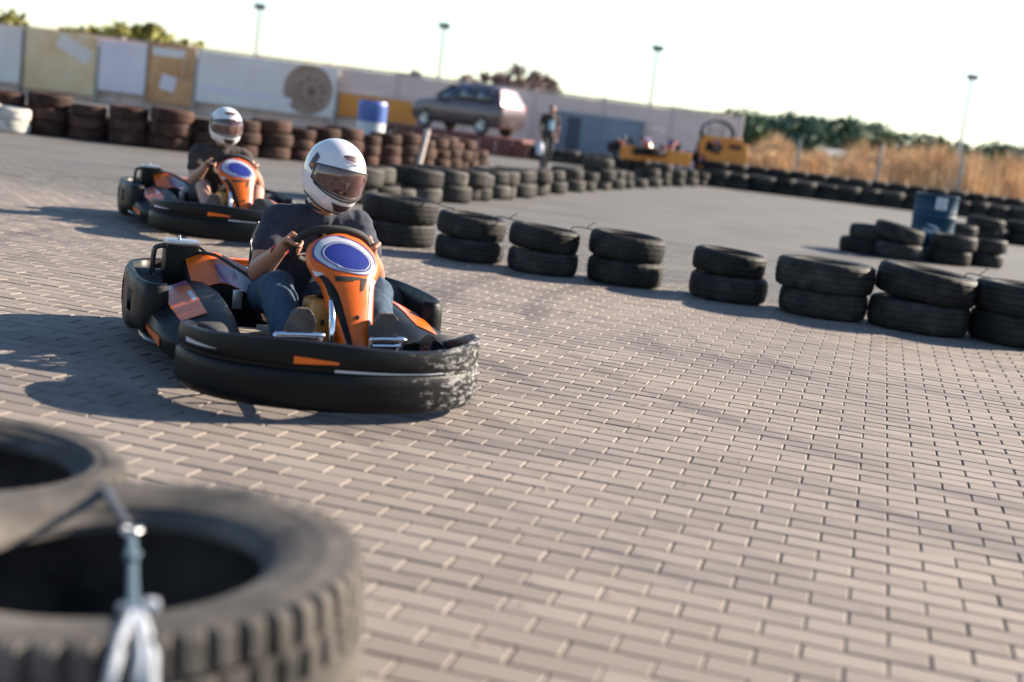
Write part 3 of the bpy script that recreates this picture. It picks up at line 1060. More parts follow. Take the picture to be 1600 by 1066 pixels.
    def FAI(s, t, off=0.0):
        i = min(int(s), 7); u = s - i

        def cr(k):
            p0, p1, p2, p3 = ctr[max(i - 1, 0)][k], ctr[i][k], ctr[i + 1][k], ctr[min(i + 2, 8)][k]
            return 0.5 * (2 * p1 + (p2 - p0) * u + (2 * p0 - 5 * p1 + 4 * p2 - p3) * u * u + (3 * p1 - p0 - 3 * p2 + p3) * u ** 3)
        y, z, w = cr(0), cr(1), cr(2)
        j = max(0.3, min(7.7, s))
        ia = min(int(j), 7)
        d = Vector((0, ctr[ia + 1][0] - ctr[ia][0], ctr[ia + 1][1] - ctr[ia][1])).normalized()
        nr = Vector((0, -d.z, d.y))
        bulge = 0.028 * (1 - t * t) - 0.02 * max(0, abs(t) - 0.75) * 4
        side_n = Vector((t * 0.5, 0, 0)) + nr
        return Vector((FX - 0.036 * max(0, s - 3.5) / 4.5 + w * t, y, z)) + nr * bulge + side_n.normalized() * off
    b = B().grid(48, 20, lambda u, v: FAI(8 * u, 2 * v - 1))
    # returned edges: the shell wraps back a few centimetres
    for sgn in (-1, 1):
        b.grid(48, 2, lambda u, v: FAI(8 * u, sgn) + Vector((-sgn * 0.012 * v, -0.045 * v, -0.012 * v)))
    fair = b.build('steering_fairing', ORA, K, solid=0.004)

    def patch(name, m, c, rs, rt, off, inner=0.0, p=2.0, nu=40, par=None):
        def fn(u, v):
            a = 2 * math.pi * u
            rho = inner + (1 - inner) * v
            ca, sa = math.cos(a), math.sin(a)
            e = 2 / p
            tt = max(-1, min(1, c[1] + rt * rho * math.copysign(abs(ca) ** e, ca)))
            return FAI(max(0.05, c[0] + rs * rho * math.copysign(abs(sa) ** e, sa) - 0.38 * tt), tt, off)
        return B().grid(nu, 6, fn).build(name, m, par or fair)
    em = patch('emblem_plate', LGR, (2.22, 0.0), 1.26, 0.84, 0.004, p=2.4)
    patch('emblem_ring', NAVY, (2.22, 0.0), 1.28, 0.86, 0.0055, inner=0.95, p=2.4, par=em)
    patch('emblem_oval', NAVY, (2.34, -0.03), 0.95, 0.68, 0.0065, par=em)
    patch('emblem_line', LGR, (2.34, -0.03), 0.88, 0.63, 0.0080, inner=0.955, par=em)
    B().grid(24, 3, lambda u, v: FAI(3.35 + 4.5 * u, 0.93 - 0.50 * u ** 0.75 + (0.06 + 0.24 * min(1, 3 * u)) * (v - 0.5) * (1.2 - .2 * u), 0.004)).build('black_stripe', BLK, fair)
    B().grid(24, 2, lambda u, v: FAI(3.55 + 4.2 * u, -0.90 + 0.20 * u ** 0.8 + 0.20 * (v - 0.5), 0.004)).build('grey_stripe', GRY, fair)
    B().grid(16, 2, lambda u, v: FAI(4.3 + 2.4 * u, -1) + Vector((0.010 - 0.003, -0.002 - 0.04 * v, -0.010 * v)) + Vector((-0.012, 0, 0))).build('side_flash', GRY, fair)
    B().grid(10, 2, lambda u, v: FAI(3.82 + (0.30 - 0.18 * u) * v, 0.52 - 1.15 * u, 0.005)).build('air_slot', BLKD, fair)
    B().grid(4, 2, lambda u, v: FAI(3.9 + 0.75 * v, -0.42 - (0.2 - .1 * v) * u + .05 * v, 0.0045)).build('air_slot', BLKD, fair)
    B().grid(3, 2, lambda u, v: FAI(3.0 + 0.55 * u, 0.98 - 0.22 * v * u, 0.0045)).build('pale_flash', LGR, fair)
    B().lathe([(0, 0.008), (0.008, 0.007), (0.010, 0.0)], 12, Matrix.Translation(FAI(6.0, -0.12, 0.0)) @ Matrix.Rotation(R(-75), 4, 'X')).build('bolt', BLKD, fair)
    # wheel behind the fairing
    wc = Vector((-0.072, 0.345, 0.520))
    ax = Matrix.Rotation(R(47), 4, 'X')
    Mw = Matrix.Translation(wc) @ ax
    b = B()
    ring = []
    for k in range(48):
        a = 2 * math.pi * k / 48
        rx, ry = 0.158, 0.132
        if math.sin(a) < -0.35: ry = 0.105
        ring.append(Mw @ Vector((rx * math.copysign(abs(math.cos(a)) ** 0.85, math.cos(a)), ry * math.copysign(abs(math.sin(a)) ** 0.85, math.sin(a)), 0)))
    ring.append(ring[0])
    b.tube(ring, 0.0165, 12, cap=False)
    sw = b.build('steering_wheel', BLKD, K)
    b = B()
    for a in (R(90), R(205), R(335)):
        b.tube([Mw @ Vector((0, 0, -0.01)), Mw @ Vector((0.135 * math.cos(a), 0.115 * math.sin(a), 0))], [0.014, 0.010], 8, flat=.5)
    b.lathe([(0, .012), (.05, .01), (.055, -.01), (0, -.02)], 24, Mw)
    b.build('spoke', ALU, sw)
    b = B().box(Mw @ Vector((0, 0.092, 0.002)), (0.16, 0.05, 0.006), ax, bevel=.002)
    pl = b.build('spoke_plate', BLKD, sw)
    b = B()
    for (xa, xb) in ((-0.034, -0.034), (-0.034, -0.012), (-0.012, -0.012)):
        b.tube([Mw @ Vector((xa, 0.078, -0.003)), Mw @ Vector((xb, 0.108, -0.003))], 0.0035, 4)
    b.box(Mw @ Vector((0.052, 0.096, -0.003)), (0.014, 0.012, 0.003), ax)
    b.build('plate_lettering', LGR, pl)
    B().tube([Mw @ Vector((0, 0, -0.01)), (FX, 0.60, 0.26), (FX, 0.70, 0.09)], 0.012, 10).build('steering_column', CHR, K)
    # chrome upright beside the tank
    B().tube([(-0.002, 0.735, 0.10), (-0.006, 0.725, 0.26), (-0.010, 0.66, 0.345)], [0.013, 0.015, 0.010], 12, smooth=3).build('support_tube', CHR, K)
    # ---- fuel tank between the legs
    b = B().box((-0.030, 0.53, 0.205), (0.20, 0.20, 0.26), bevel=0.032, seg=4, taper=0.86)
    tk = b.build('fuel_tank', TANK, K, angle=60)
    B().lathe([(0, 0.372), (.024, .370), (.027, .362), (.027, .338), (.022, .330)], 20, Matrix.Translation((-0.01, 0.52, 0))).build('filler_cap', BLK, tk)
    B().box((0.010, 0.632, 0.25), (0.014, 0.006, 0.022), 0.3).build('tank_mark', BLKD, tk)
    # ---- pedals
    for (x0, x1) in ((0.228, 0.045), (-0.160, -0.300)):
        b = B().tube([(x0, 0.770, 0.150), (x0, 0.772, 0.205), (x0 - 0.012 * (1 if x0 > 0 else 1), 0.775, 0.218), (x1 + 0.014, 0.775, 0.222), (x1, 0.765, 0.212), (x1 + .01, 0.74, 0.16), (x1 + .015, 0.70, 0.07)], 0.0115, 10, smooth=4)
        b.tube([(x0, 0.772, 0.19), (x1 + .012, 0.772, 0.195)], 0.008, 8)
        b.build('pedal', CHR, K)
    # ---- engine on the driver's right
    b = B().box((0.33, -0.17, 0.165), (0.20, 0.30, 0.15), bevel=0.02)
    for k in range(6):
        b.box((0.33, -0.06 - 0.035 * k, 0.25), (0.17, 0.012, 0.05), bevel=.003)
    eng = b.build('engine', FRM, K)
    b = B().tube([(0.46, -0.05, 0.20), (0.52, 0.10, 0.20), (0.50, 0.16, 0.16), (0.42, 0.10, 0.14)], 0.018, 10, smooth=4)
    b.build('exhaust_pipe', ALU, eng)
    # engine cover: black box with an orange lid that slopes to the seat
    def lid(u, v, off=0.0):
        x = 0.435 - 0.30 * u
        zt = 0.310 + 0.055 * math.sin(min(1, u * 1.6) * math.pi / 2) - 0.13 * max(0, u - 0.38) ** 1.2
        return Vector((x, -0.30 + 0.29 * v, zt + 0.035 - 0.105 * v + off))
    b = B()
    top = [[lid(u / 12, v / 6) for v in range(7)] for u in range(13)]
    rings = []
    for u in range(13):
        x = 0.435 - 0.30 * u / 12
        rings.append([Vector((x, -0.30, 0.24))] + top[u] + [Vector((x, -0.012, 0.10)), Vector((x, -0.04, 0.10))])
    b.loft(rings)
    cov = b.build('engine_cover', BLK, K, angle=40)
    B().grid(12, 6, lambda u, v: lid(0.03 + 0.94 * u, 0.02 + 0.97 * v, 0.004)).build('orange_lid', ORA, cov)
    B().grid(6, 2, lambda u, v: lid(0.72 + 0.25 * u, 0.30 + 0.68 * v, 0.0065)).build('pale_lid_decal', LGR, cov)
    B().grid(3, 4, lambda u, v: lid(0.40 + 0.32 * u, 0.40 + 0.58 * v, 0.0075)).build('plum_lid_decal', PUR, cov)
    B().lathe([(0, 0.004), (0.038, 0.004), (0.046, 0.0)], 20, Matrix.Translation((0.345, -0.012, 0.215)) @ Matrix.Rotation(R(-90), 4, 'X') @ Matrix.Diagonal((1, .55, 1, 1))).build('cover_vent', BLKD, cov)
    B().box((0.235, 0.000, 0.225), (0.045, 0.016, 0.085), bevel=.004).build('cover_bracket', ALU, cov)
    # air box and its guard loop
    b = B().box((0.440, -0.36, 0.308), (0.150, 0.13, 0.21), bevel=0.015)
    ab = b.build('air_box', BLK, K)
    B().box((0.440, -0.36, 0.420), (0.152, 0.125, 0.022), bevel=0.008).build('air_box_lid', ALU, ab)
    B().lathe([(0, .452), (.007, .450), (.006, .437), (.012, .430)], 12, Matrix.Translation((0.45, -0.36, 0))).build('lid_knob', ALU, ab)
    b = B().tube([(0.52, -0.37, 0.13), (0.556, -0.36, 0.23), (0.560, -0.355, 0.365), (0.543, -0.355, 0.392), (0.50, -0.355, 0.400), (0.44, -0.355, 0.405)], 0.012, 10, smooth=4)
    b.box((0.556, -0.352, 0.25), (0.012, 0.03, 0.04), bevel=.003)
    b.build('guard_loop', FRM, K)
    # cable and hose from the air box to the cover
    b = B().tube([(0.38, -0.33, 0.38), (0.31, -0.22, 0.388), (0.25, -0.10, 0.362), (0.17, -0.03, 0.315), (0.14, 0.0, 0.26)], 0.008, 8, smooth=4)
    b.tube([(0.37, -0.36, 0.41), (0.31, -0.30, 0.37), (0.28, -0.26, 0.36)], 0.006, 6)
    b.build('throttle_cable', BLKD, K)
    # rear deck with an orange edge
    b = B().box((0.10, -0.58, 0.285), (0.62, 0.10, 0.03), bevel=0.008)
    rd = b.build('rear_deck', GRY, K)
    B().box((0.10, -0.60, 0.318), (0.60, 0.07, 0.030), bevel=0.010).build('orange_edge', ORA, rd)
    b = B()
    for x in (-0.2, 0.25):
        b.tube([(x, -0.55, 0.09), (x, -0.58, 0.275)], 0.011, 8)
    b.build('deck_strut', FRM, rd)
    # chain guard on the driver's left
    B().box((-0.36, -0.16, 0.19), (0.10, 0.34, 0.18), bevel=0.03, taper=.8).build('chain_guard', BLK, K)
    return K


KA = R(23.5)
KO = Vector((-0.971, 6.035, 0)) + Vector((-math.cos(KA), -math.sin(KA), 0)) * 0.055
kart1 = make_kart('orange and black go-kart with scraped bumper, driven by the person with tilted head')
kart1.location = KO
kart1.rotation_euler = (0, 0, math.pi + KA)

# ================================================================== PEOPLE
SKIN = mat('skin', (0.30, 0.135, 0.085), (0.36, 0.175, 0.115), 9, 0.5, bump=0.12, bscale=200)
SKIN2 = mat('fair_skin', (0.36, 0.19, 0.135), (0.42, 0.235, 0.17), 9, 0.5, bump=0.12, bscale=200)
TEE = mat('charcoal_cotton', (0.017, 0.020, 0.036), (0.027, 0.031, 0.050), 24, 0.9, bump=0.5, bscale=500)
TEE2 = mat('dark_brown_cotton', (0.03, 0.022, 0.02), (0.04, 0.03, 0.028), 24, 0.9, bump=0.5, bscale=500)
JEAN = mat('blue_denim', (0.013, 0.034, 0.068), (0.030, 0.060, 0.10), 13, 0.9, bump=0.6, bscale=420)
DKTR = mat('dark_trousers', (0.03, 0.03, 0.035), (0.045, 0.045, 0.05), 14, 0.9, bump=0.4)
SHOE = mat('brown_suede', (0.08, 0.056, 0.046), (0.12, 0.086, 0.072), 22, 0.9, bump=0.5, bscale=150)
HELM = mat('white_gloss_shell', (0.62, 0.61, 0.63), (0.57, 0.56, 0.58), 4, 0.18, coat=0.6)
LINE = mat('dark_lining', (0.02, 0.018, 0.02), rough=0.9)
VENT = mat('dark_vent_plastic', (0.055, 0.025, 0.03), rough=0.45)
HAIR = mat('brown_hair', (0.05, 0.028, 0.02), (0.08, 0.045, 0.03), 40, 0.7, bump=0.8, bscale=120)
VIS = mat('smoked_visor', (0.10, 0.045, 0.045), rough=0.06, coat=1.0)
VIS.node_tree.nodes['Principled BSDF'].inputs['Alpha'].default_value = 0.72
VIS.node_tree.nodes['Principled BSDF'].inputs['Coat Roughness'].default_value = 0.03
EYE = mat('eye_white', (0.75, 0.73, 0.70), rough=0.2)
WATCH = mat('red_wristband', (0.45, 0.02, 0.03), rough=0.5)


def capsule(b, p, q, rp, rq, n=16):
    p, q = Vector(p), Vector(q)
    d = q - p
    L_ = d.length
    if L_ < 1e-6:
        d = Vector((0, 0, 1)); L_ = 1e-6
    d = d.normalized()
    up = Vector((0, 0, 1)) if abs(d.z) < 0.9 else Vector((1, 0, 0))
    s = d.cross(up).normalized()
    u = s.cross(d)
    rings = []
    for k in range(1, 6):
        a = R(-90 + 90 * k / 5)
        rings.append([p + d * (rp * math.sin(a)) + (s * math.cos(t) + u * math.sin(t)) * (rp * math.cos(a)) for t in [2 * math.pi * i / n for i in range(n)]])
    for k in range(0, 5):
        a = R(90 * k / 5)
        rings.append([q + d * (rq * math.sin(a)) + (s * math.cos(t) + u * math.sin(t)) * (rq * math.cos(a)) for t in [2 * math.pi * i / n for i in range(n)]])
    b.loft(rings, cap=True)


def ellipsoid(b, c, r_, rot=None, n=20):
    rings = []
    for k in range(1, 12):
        a = math.pi * k / 12
        ring = [Vector((r_[0] * math.sin(a) * math.cos(t), r_[1] * math.sin(a) * math.sin(t), -r_[2] * math.cos(a))) for t in [2 * math.pi * i / n for i in range(n)]]
        if rot is not None: ring = [rot @ v for v in ring]
        rings.append([Vector(c) + v for v in ring])
    b.loft(rings, cap=True)


def blob(name, parts, voxel, m, parent, smooth=6, folds=0.0, fscale=9.0, seed=0):
    """several tapered limbs fused into one continuous skin"""
    b = B()
    for p in parts:
        if p[0] == 'c': capsule(b, *p[1:])
        else: ellipsoid(b, *p[1:])
    me = b.mesh(name, None, smooth=False)
    t = bpy.data.objects.new('tmp', me)
    COL.objects.link(t)
    md = t.modifiers.new('r', 'REMESH')
    md.mode = 'VOXEL'
    md.voxel_size = voxel
    sm = t.modifiers.new('s', 'SMOOTH')
    sm.factor = 0.5
    sm.iterations = smooth
    bpy.context.view_layer.update()
    dg = bpy.context.evaluated_depsgraph_get()
    out = bpy.data.meshes.new_from_object(t.evaluated_get(dg))
    bpy.data.objects.remove(t)
    bpy.data.meshes.remove(me)
    if folds:
        nn = [v.normal.copy() for v in out.vertices]
        for v, n_ in zip(out.vertices, nn):
            q = v.co * fscale
            a = noise.noise(Vector((q.x * 1.0, q.y * 1.0, q.z * 1.9)) + Vector((seed, 0, 0)))
            a2 = 1 - abs(noise.noise(Vector((q.x * 2.2, q.y * 1.6, q.z * 2.6)) + Vector((0, seed, 3)))) * 2
            v.co += n_ * folds * (a + 0.55 * a2)
    out.name = name
    out.shade_smooth()
    out.materials.clear()
    out.materials.append(m)
    return link_mesh(name, out, parent)


def hand_parts(wrist, p, t, up_sign=1.0, rim=0.0165, k=1.0):
    """a closed hand round a bar through p with direction t (thumb towards +t)"""
    wrist, p, t = Vector(wrist), Vector(p), Vector(t).normalized()
    e1 = (wrist - p)
    e1 = (e1 - t * e1.dot(t)).normalized()
    e2 = t.cross(e1) * up_sign
    P = []
    pc = p + e1 * (rim + 0.026) + e2 * 0.006
    P.append(('c', wrist, wrist.lerp(pc, 0.5), 0.026 * k, 0.027 * k))
    offs = (0.030, 0.010, -0.010, -0.029)
    rad = (0.0092, 0.0096, 0.0092, 0.0080)
    ext = (0.94, 1.0, 0.96, 0.84)

    def at(o, ang, rr_): return p + t * o + (e1 * math.cos(R(ang)) + e2 * math.sin(R(ang))) * rr_
    for o, r_, x in zip(offs, rad, ext):
        kn = at(o, 38, rim + 0.032)
        P.append(('c', wrist.lerp(pc, 0.35) + t * o * 0.6, kn, 0.015 * k, 0.0125 * k))
        c1 = at(o, 38 + 52 * x, rim + 0.017)
        c2 = at(o, 38 + 108 * x, rim + 0.0095)
        c3 = at(o, 38 + 165 * x, rim + 0.0075)
        P += [('c', kn, c1, 0.0112 * k, r_ * k), ('c', c1, c2, r_ * k, r_ * .95 * k), ('c', c2, c3, r_ * .95 * k, r_ * .82 * k)]
    # thumb leaves the side of the palm and closes the other way round the bar
    tb = wrist.lerp(pc, 0.45) + t * 0.026 - e2 * 0.006
    t1 = at(0.048, -38, rim + 0.024)
    t2 = at(0.050, -88, rim + 0.012)
    t3 = at(0.044, -135, rim + 0.009)
    P += [('c', tb, t1, 0.016 * k, 0.0125 * k), ('c', t1, t2, 0.0125 * k, 0.0108 * k), ('c', t2, t3, 0.0108 * k, 0.009 * k)]
    return P


def make_helmet(parent, c, rot):
    hr = empty('helmet', c)
    hr.parent = parent
    hr.rotation_euler = rot.to_euler()

    def S(az, el, off=0.0):
        a, e = R(az), R(el)
        d = Vector((math.sin(a) * math.cos(e), math.cos(a) * math.cos(e), math.sin(e)))
        r_ = 1 / math.sqrt((d.x / 0.130) ** 2 + (d.y / 0.158) ** 2 + (d.z / 0.150) ** 2)
        fwd = max(0, math.cos(a))
        if el < 0: r_ *= 1 + (0.16 * fwd ** 1.5 + 0.03) * min(1, (-el / 38)) ** 1.3
        if el < -20: r_ *= 1 + 0.05 * (1 - fwd) * (-el - 20) / 30
        if el > 20 and fwd > 0: r_ *= 1 + 0.012 * fwd * math.sin(R((el - 20) * 2.5))
        # spoiler edge at the back
        bk = max(0, -math.cos(a))
        r_ *= 1 + 0.03 * bk ** 2 * math.exp(-((el - 28) / 10) ** 2)
        return d * (r_ + off)
    AZ, EL0, EL1 = 90, 90.0, -52.0
    ne = 71
    port = lambda az, el: abs(az) < 69 and (-17 + 5 * (abs(az) / 69) ** 2 < el < 25 - 9 * (abs(az) / 69) ** 2)

    def sk(i, j):
        az = -180 + 360 * (i + .5) / AZ
        el = EL0 + (EL1 - EL0) * (j + .5) / ne
        return port(az, el)
    b = B().grid(AZ, ne, lambda u, v: S(-180 + 360 * u, EL0 + (EL1 - EL0) * v), sk)
    bm = bmesh.new()
    me = b.mesh('shell', HELM, smooth=True, angle=60)
    bm.from_mesh(me)
    bmesh.ops.remove_doubles(bm, verts=bm.verts, dist=0.0004)
    bmesh.ops.recalc_face_normals(bm, faces=bm.faces)
    bm.to_mesh(me); bm.free()
    me.shade_smooth()
    sh = link_mesh('shell', me, hr)
    md = sh.modifiers.new('solid', 'SOLIDIFY')
    md.thickness = 0.006
    md.offset = -1
    # neck roll and lining
    b = B()
    b.loft([[S(az, -52, o) + Vector((0, 0, dz)) for az in range(-180, 180, 6)] for o, dz in ((-0.004, 0.004), (0.002, -0.004), (-0.006, -0.012), (-0.022, -0.010), (-0.030, 0.012))], cap=False)
    b.build('neck_roll', LINE, hr)
    b = B().grid(60, 26, lambda u, v: S(-180 + 360 * u, 60 - 110 * v, -0.018), lambda i, j: port(-180 + 360 * (i + .5) / 60, 60 - 110 * (j + .5) / 26))
    b.build('lining', LINE, hr, solid=0.004)
    # visor and its seal
    def V(u, v, off):
        az = -74 + 148 * u
        lo = -18 + 5 * (abs(az) / 69) ** 2
        hi = 26 - 9 * (abs(az) / 69) ** 2
        return S(az, lo + (hi - lo) * v, off + 0.002 * math.cos(R(az)))
    vis = B().grid(44, 14, lambda u, v: V(u, v, 0.004)).build('visor', VIS, hr)
    b = B()
    loop = [V(u / 40, 0, 0.0045) for u in range(41)] + [V(1, v / 8, 0.0045) for v in range(1, 9)] + [V(1 - u / 40, 1, 0.0045) for u in range(1, 41)] + [V(0, 1 - v / 8, 0.0045) for v in range(1, 9)]
    b.tube(loop, 0.0032, 6, cap=False)
    b.build('visor_seal', LINE, vis)
    b = B().tube([S(-66 + 132 * u / 30, -23 + 6 * (abs(-66 + 132 * u / 30) / 69) ** 2, 0.002) for u in range(31)], 0.0035, 6)
    b.build('chin_line', LINE, hr)

    def pat(name, fn, m, nu=14, nv=5): return B().grid(nu, nv, fn).build(name, m, hr)
    pat('brow_vent', lambda u, v: S(-30 + 60 * u, 47 - 8 * math.sin(math.pi * u) + (13.0 * math.sin(math.pi * u) ** 0.8 + .3) * v, 0.0035), VENT)
    pat('brow_scoop', lambda u, v: S(-22 + 44 * u, 44.0 - 7.0 * math.sin(math.pi * (u * .8 + .1)) + 2.6 * math.sin(math.pi * u) * v, 0.0065), LGR)
    pat('chin_vent', lambda u, v: S((-1 + 2 * u) * (21 - 13 * v), -30 - 14 * v, 0.003), VENT)
    for s in (-1, 1):
        pat('visor_pivot', lambda u, v, s=s: S(s * (79 + 15 * u), 28 - 30 * v + 4 * u, 0.0045), VENT, 6, 8)
        B().lathe([(0, .004), (.008, .003), (.009, 0)], 12, Matrix.Translation(S(s * 84, 8, 0.003)) @ Matrix.Rotation(s * R(90), 4, 'Y')).build('pivot_screw', ORA, hr)
    return hr


def make_driver(name, label, kart, lean, head_rot, skin, shirt, trousers, vox, shorts=False, tilt=(0, 0, 0)):
    P_ = empty(name, kart.location, kart.rotation_euler.z, label, 'person')
    X = lean                      # sideways shift of the upper body
    hip_r, hip_l = Vector((0.075, -0.20, 0.20)), Vector((-0.125, -0.20, 0.20))
    pel, waist, chest = Vector((-0.025, -0.22, 0.22)), Vector((-0.035 + X * .3, -0.20, 0.36)), Vector((-0.05 + X * .7, -0.115, 0.51))
    nb = Vector((-0.06 + X, -0.035, 0.635))
    head = Vector((-0.066 + X, 0.070, 0.822)) + Vector(tilt)
    sh_r, sh_l = Vector((0.115 + X, -0.055, 0.590)), Vector((-0.235 + X, -0.040, 0.590))
    el_r, el_l = Vector((0.165, 0.055, 0.365)), Vector((-0.360, 0.09, 0.385))
    FX = -0.072
    wr_c, ax = Vector((FX, 0.345, 0.520)), Matrix.Rotation(R(47), 3, 'X')
    rim_r = wr_c + ax @ Vector((0.157, -0.005, 0)); rim_l = wr_c + ax @ Vector((-0.157, 0.010, 0))
    tan = ax @ Vector((0, 1, 0))
    w_r = rim_r + Vector((0.040, -0.068, -0.022)); w_l = rim_l + Vector((-0.040, -0.066, -0.022))
    kn_r, kn_l = Vector((0.140, 0.330, 0.340)), Vector((-0.300, 0.335, 0.345))
    an_r, an_l = Vector((0.138, 0.675, 0.145)), Vector((-0.212, 0.675, 0.145))
    toe_r, toe_l = Vector((0.132, 0.735, 0.285)), Vector((-0.218, 0.735, 0.285))
    body = [('e', pel, (0.15, 0.11, 0.10)), ('c', pel, waist, 0.12, 0.115), ('c', waist, chest, 0.115, 0.13),
            ('c', chest + Vector((0.07, 0, 0.03)), sh_r, 0.095, 0.062), ('c', chest + Vector((-0.07, 0, 0.03)), sh_l, 0.095, 0.062),
            ('c', nb - Vector((0, 0.01, 0.04)), nb.lerp(head, .7), 0.056, 0.055),
            ('c', nb - Vector((0, 0, .02)), sh_r, 0.044, 0.045), ('c', nb - Vector((0, 0, .02)), sh_l, 0.044, 0.045),
            ('e', head + Vector((0, 0.012, 0.0)), (0.074, 0.092, 0.112), head_rot),
            ('c', head + head_rot @ Vector((0, 0.095, 0.022)), head + head_rot @ Vector((0, 0.112, -0.018)), 0.010, 0.015),
            ('c', head + head_rot @ Vector((0, 0.075, -0.07)), head + head_rot @ Vector((0, 0.082, -0.085)), 0.028, 0.022)]
    for sh, el, w in ((sh_r, el_r, w_r), (sh_l, el_l, w_l)):
        body += [('e', sh, (0.062, 0.062, 0.062)), ('c', sh, sh.lerp(el, .5), 0.058, 0.056), ('c', sh.lerp(el, .5), el, 0.056, 0.046),
                 ('c', el, el.lerp(w, .35), 0.047, 0.048), ('c', el.lerp(w, .35), w, 0.048, 0.029)]
    for hp, kn, an, toe in ((hip_r, kn_r, an_r, toe_r), (hip_l, kn_l, an_l, toe_l)):
        body += [('c', hp, kn, 0.078, 0.055), ('c', kn, kn.lerp(an, .35), 0.054, 0.054), ('c', kn.lerp(an, .35), an, 0.054, 0.036), ('c', an, toe, 0.034, 0.028)]
    body += hand_parts(w_r, rim_r, tan, -1.0)
    body += hand_parts(w_l, rim_l, tan, 1.0)
    blob('body', body, vox, skin, P_, 3)
    # T-shirt with short sleeves
    tee = [('c', pel + Vector((0, 0, .03)), waist, 0.140, 0.135), ('c', waist, chest, 0.135, 0.146),
           ('c', chest + Vector((0.07, 0, 0.03)), sh_r, 0.112, 0.076), ('c', chest + Vector((-0.07, 0, 0.03)), sh_l, 0.112, 0.076),
           ('c', nb - Vector((0, .008, .026)), sh_r, 0.074, 0.070), ('c', nb - Vector((0, .008, .026)), sh_l, 0.074, 0.070), ('c', nb - Vector((0, .02, .06)), nb - Vector((0, .002, 0.020)), 0.098, 0.082)]
    for sh, el in ((sh_r, el_r), (sh_l, el_l)):
        tee += [('c', sh, sh.lerp(el, .50), 0.076, 0.074)]
    blob('t_shirt', tee, max(vox, 0.006), shirt, P_, 4, 0.007, 8.0, 2)
    b = B().tube([nb + Vector((0.068 * math.cos(a), 0.066 * math.sin(a) + .010, 0.046 - 0.024 * math.sin(a))) for a in [2 * math.pi * k / 24 for k in range(25)]], 0.0075, 8, cap=False)
    b.build('collar', shirt, P_)
    if shorts:
        jn = [('e', pel, (0.165, 0.13, 0.11)), ('c', hip_r, hip_r.lerp(kn_r, .85), 0.094, 0.078), ('c', hip_l, hip_l.lerp(kn_l, .85), 0.094, 0.078)]
        blob('shorts', jn, 0.009, trousers, P_, 4, 0.006, 9.0, 5)
    else:
        jn = [('e', pel, (0.165, 0.13, 0.11))]
        for hp, kn, an in ((hip_r, kn_r, an_r), (hip_l, kn_l, an_l)):
            jn += [('c', hp, kn, 0.096, 0.072), ('c', kn, kn.lerp(an, .4), 0.071, 0.070), ('c', kn.lerp(an, .4), kn.lerp(an, .93), 0.070, 0.062)]
        blob('jeans', jn, max(vox, 0.007), trousers, P_, 4, 0.008, 9.0, 5)
    for an, toe in ((an_r, toe_r), (an_l, toe_l)):
        heel = an + Vector((0, 0.018, -0.045))
        sd = [('c', heel, heel.lerp(toe, .5), 0.044, 0.045), ('c', heel.lerp(toe, .5), toe, 0.045, 0.040), ('c', an, heel, 0.05, 0.043), ('c', an + Vector((0, -.01, .05)), heel.lerp(toe, .5), 0.04, 0.046),
              ('e', heel.lerp(toe, .62) + Vector((0, 0.006, 0)), (0.058, 0.038, 0.085))]
        so = blob('shoe', sd, 0.006, SHOE, P_, 4)
        b = B()
        n_ = Vector((0, (toe - heel).z, -(toe - heel).y)).normalized()
        ctr_ = [heel.lerp(toe, -0.18 + 1.48 * i / 10) + n_ * 0.040 for i in range(11)]
        wd = [0.022, 0.040, 0.045, 0.044, 0.044, 0.048, 0.054, 0.058, 0.056, 0.044, 0.018]
        for s0, s1 in ((0.0, 0.010),):
            b.loft([[c_ + Vector((-w, 0, 0)) + n_ * s0, c_ + Vector((w, 0, 0)) + n_ * s0, c_ + Vector((w * .96, 0, 0)) + n_ * s1, c_ + Vector((-w * .96, 0, 0)) + n_ * s1] for c_, w in zip(ctr_, wd)])
        b.build('sole', SOLE, so)
    for s in (-1, 1):
        b = B(); ellipsoid(b, head + head_rot @ Vector((s * 0.032, 0.088, 0.022)), (0.013, 0.010, 0.009), head_rot, 12)
        b.build('eye', EYE, P_)
    make_helmet(P_, head, head_rot)
    return P_, w_r, el_r


SOLE = mat('worn_grey_sole', (0.075, 0.056, 0.052), (0.14, 0.11, 0.10), 14, 0.9, bump=0.8, bscale=90)
hr1 = Matrix.Rotation(R(15), 3, 'Z') @ Matrix.Rotation(R(-19), 3, 'X') @ Matrix.Rotation(R(-7), 3, 'Y')
d1, w_, e_ = make_driver('person', 'kart driver in white helmet tilted aside, charcoal T-shirt and blue jeans', kart1, -0.05, hr1, SKIN, TEE, JEAN, 0.0042, tilt=(-0.01, 0.02, 0.01))
B().tube([w_ + (e_ - w_) * 0.06 + Vector((0.034 * math.cos(a), 0.02 * math.sin(a), 0.030 * math.sin(a))) for a in [2 * math.pi * k / 20 for k in range(21)]], 0.005, 6, cap=False).build('wristband', WATCH, d1)

# ---- the second kart and its driver, following
kart2 = copy_tree(kart1)
kart2['label'] = 'orange and black go-kart following behind, driven by the upright person in white helmet'
K2A = R(25)
kart2.location = (-2.60, 11.05, 0)
kart2.rotation_euler = (0, 0, math.pi + K2A)
hr2 = Matrix.Rotation(R(4), 3, 'Z') @ Matrix.Rotation(R(-6), 3, 'X')
d2, _, _ = make_driver('person', 'kart driver sitting upright in white helmet, dark T-shirt and shorts', kart2, 0.0, hr2, SKIN2, TEE2, DKTR, 0.008, shorts=True, tilt=(0.005, -0.02, 0.012))

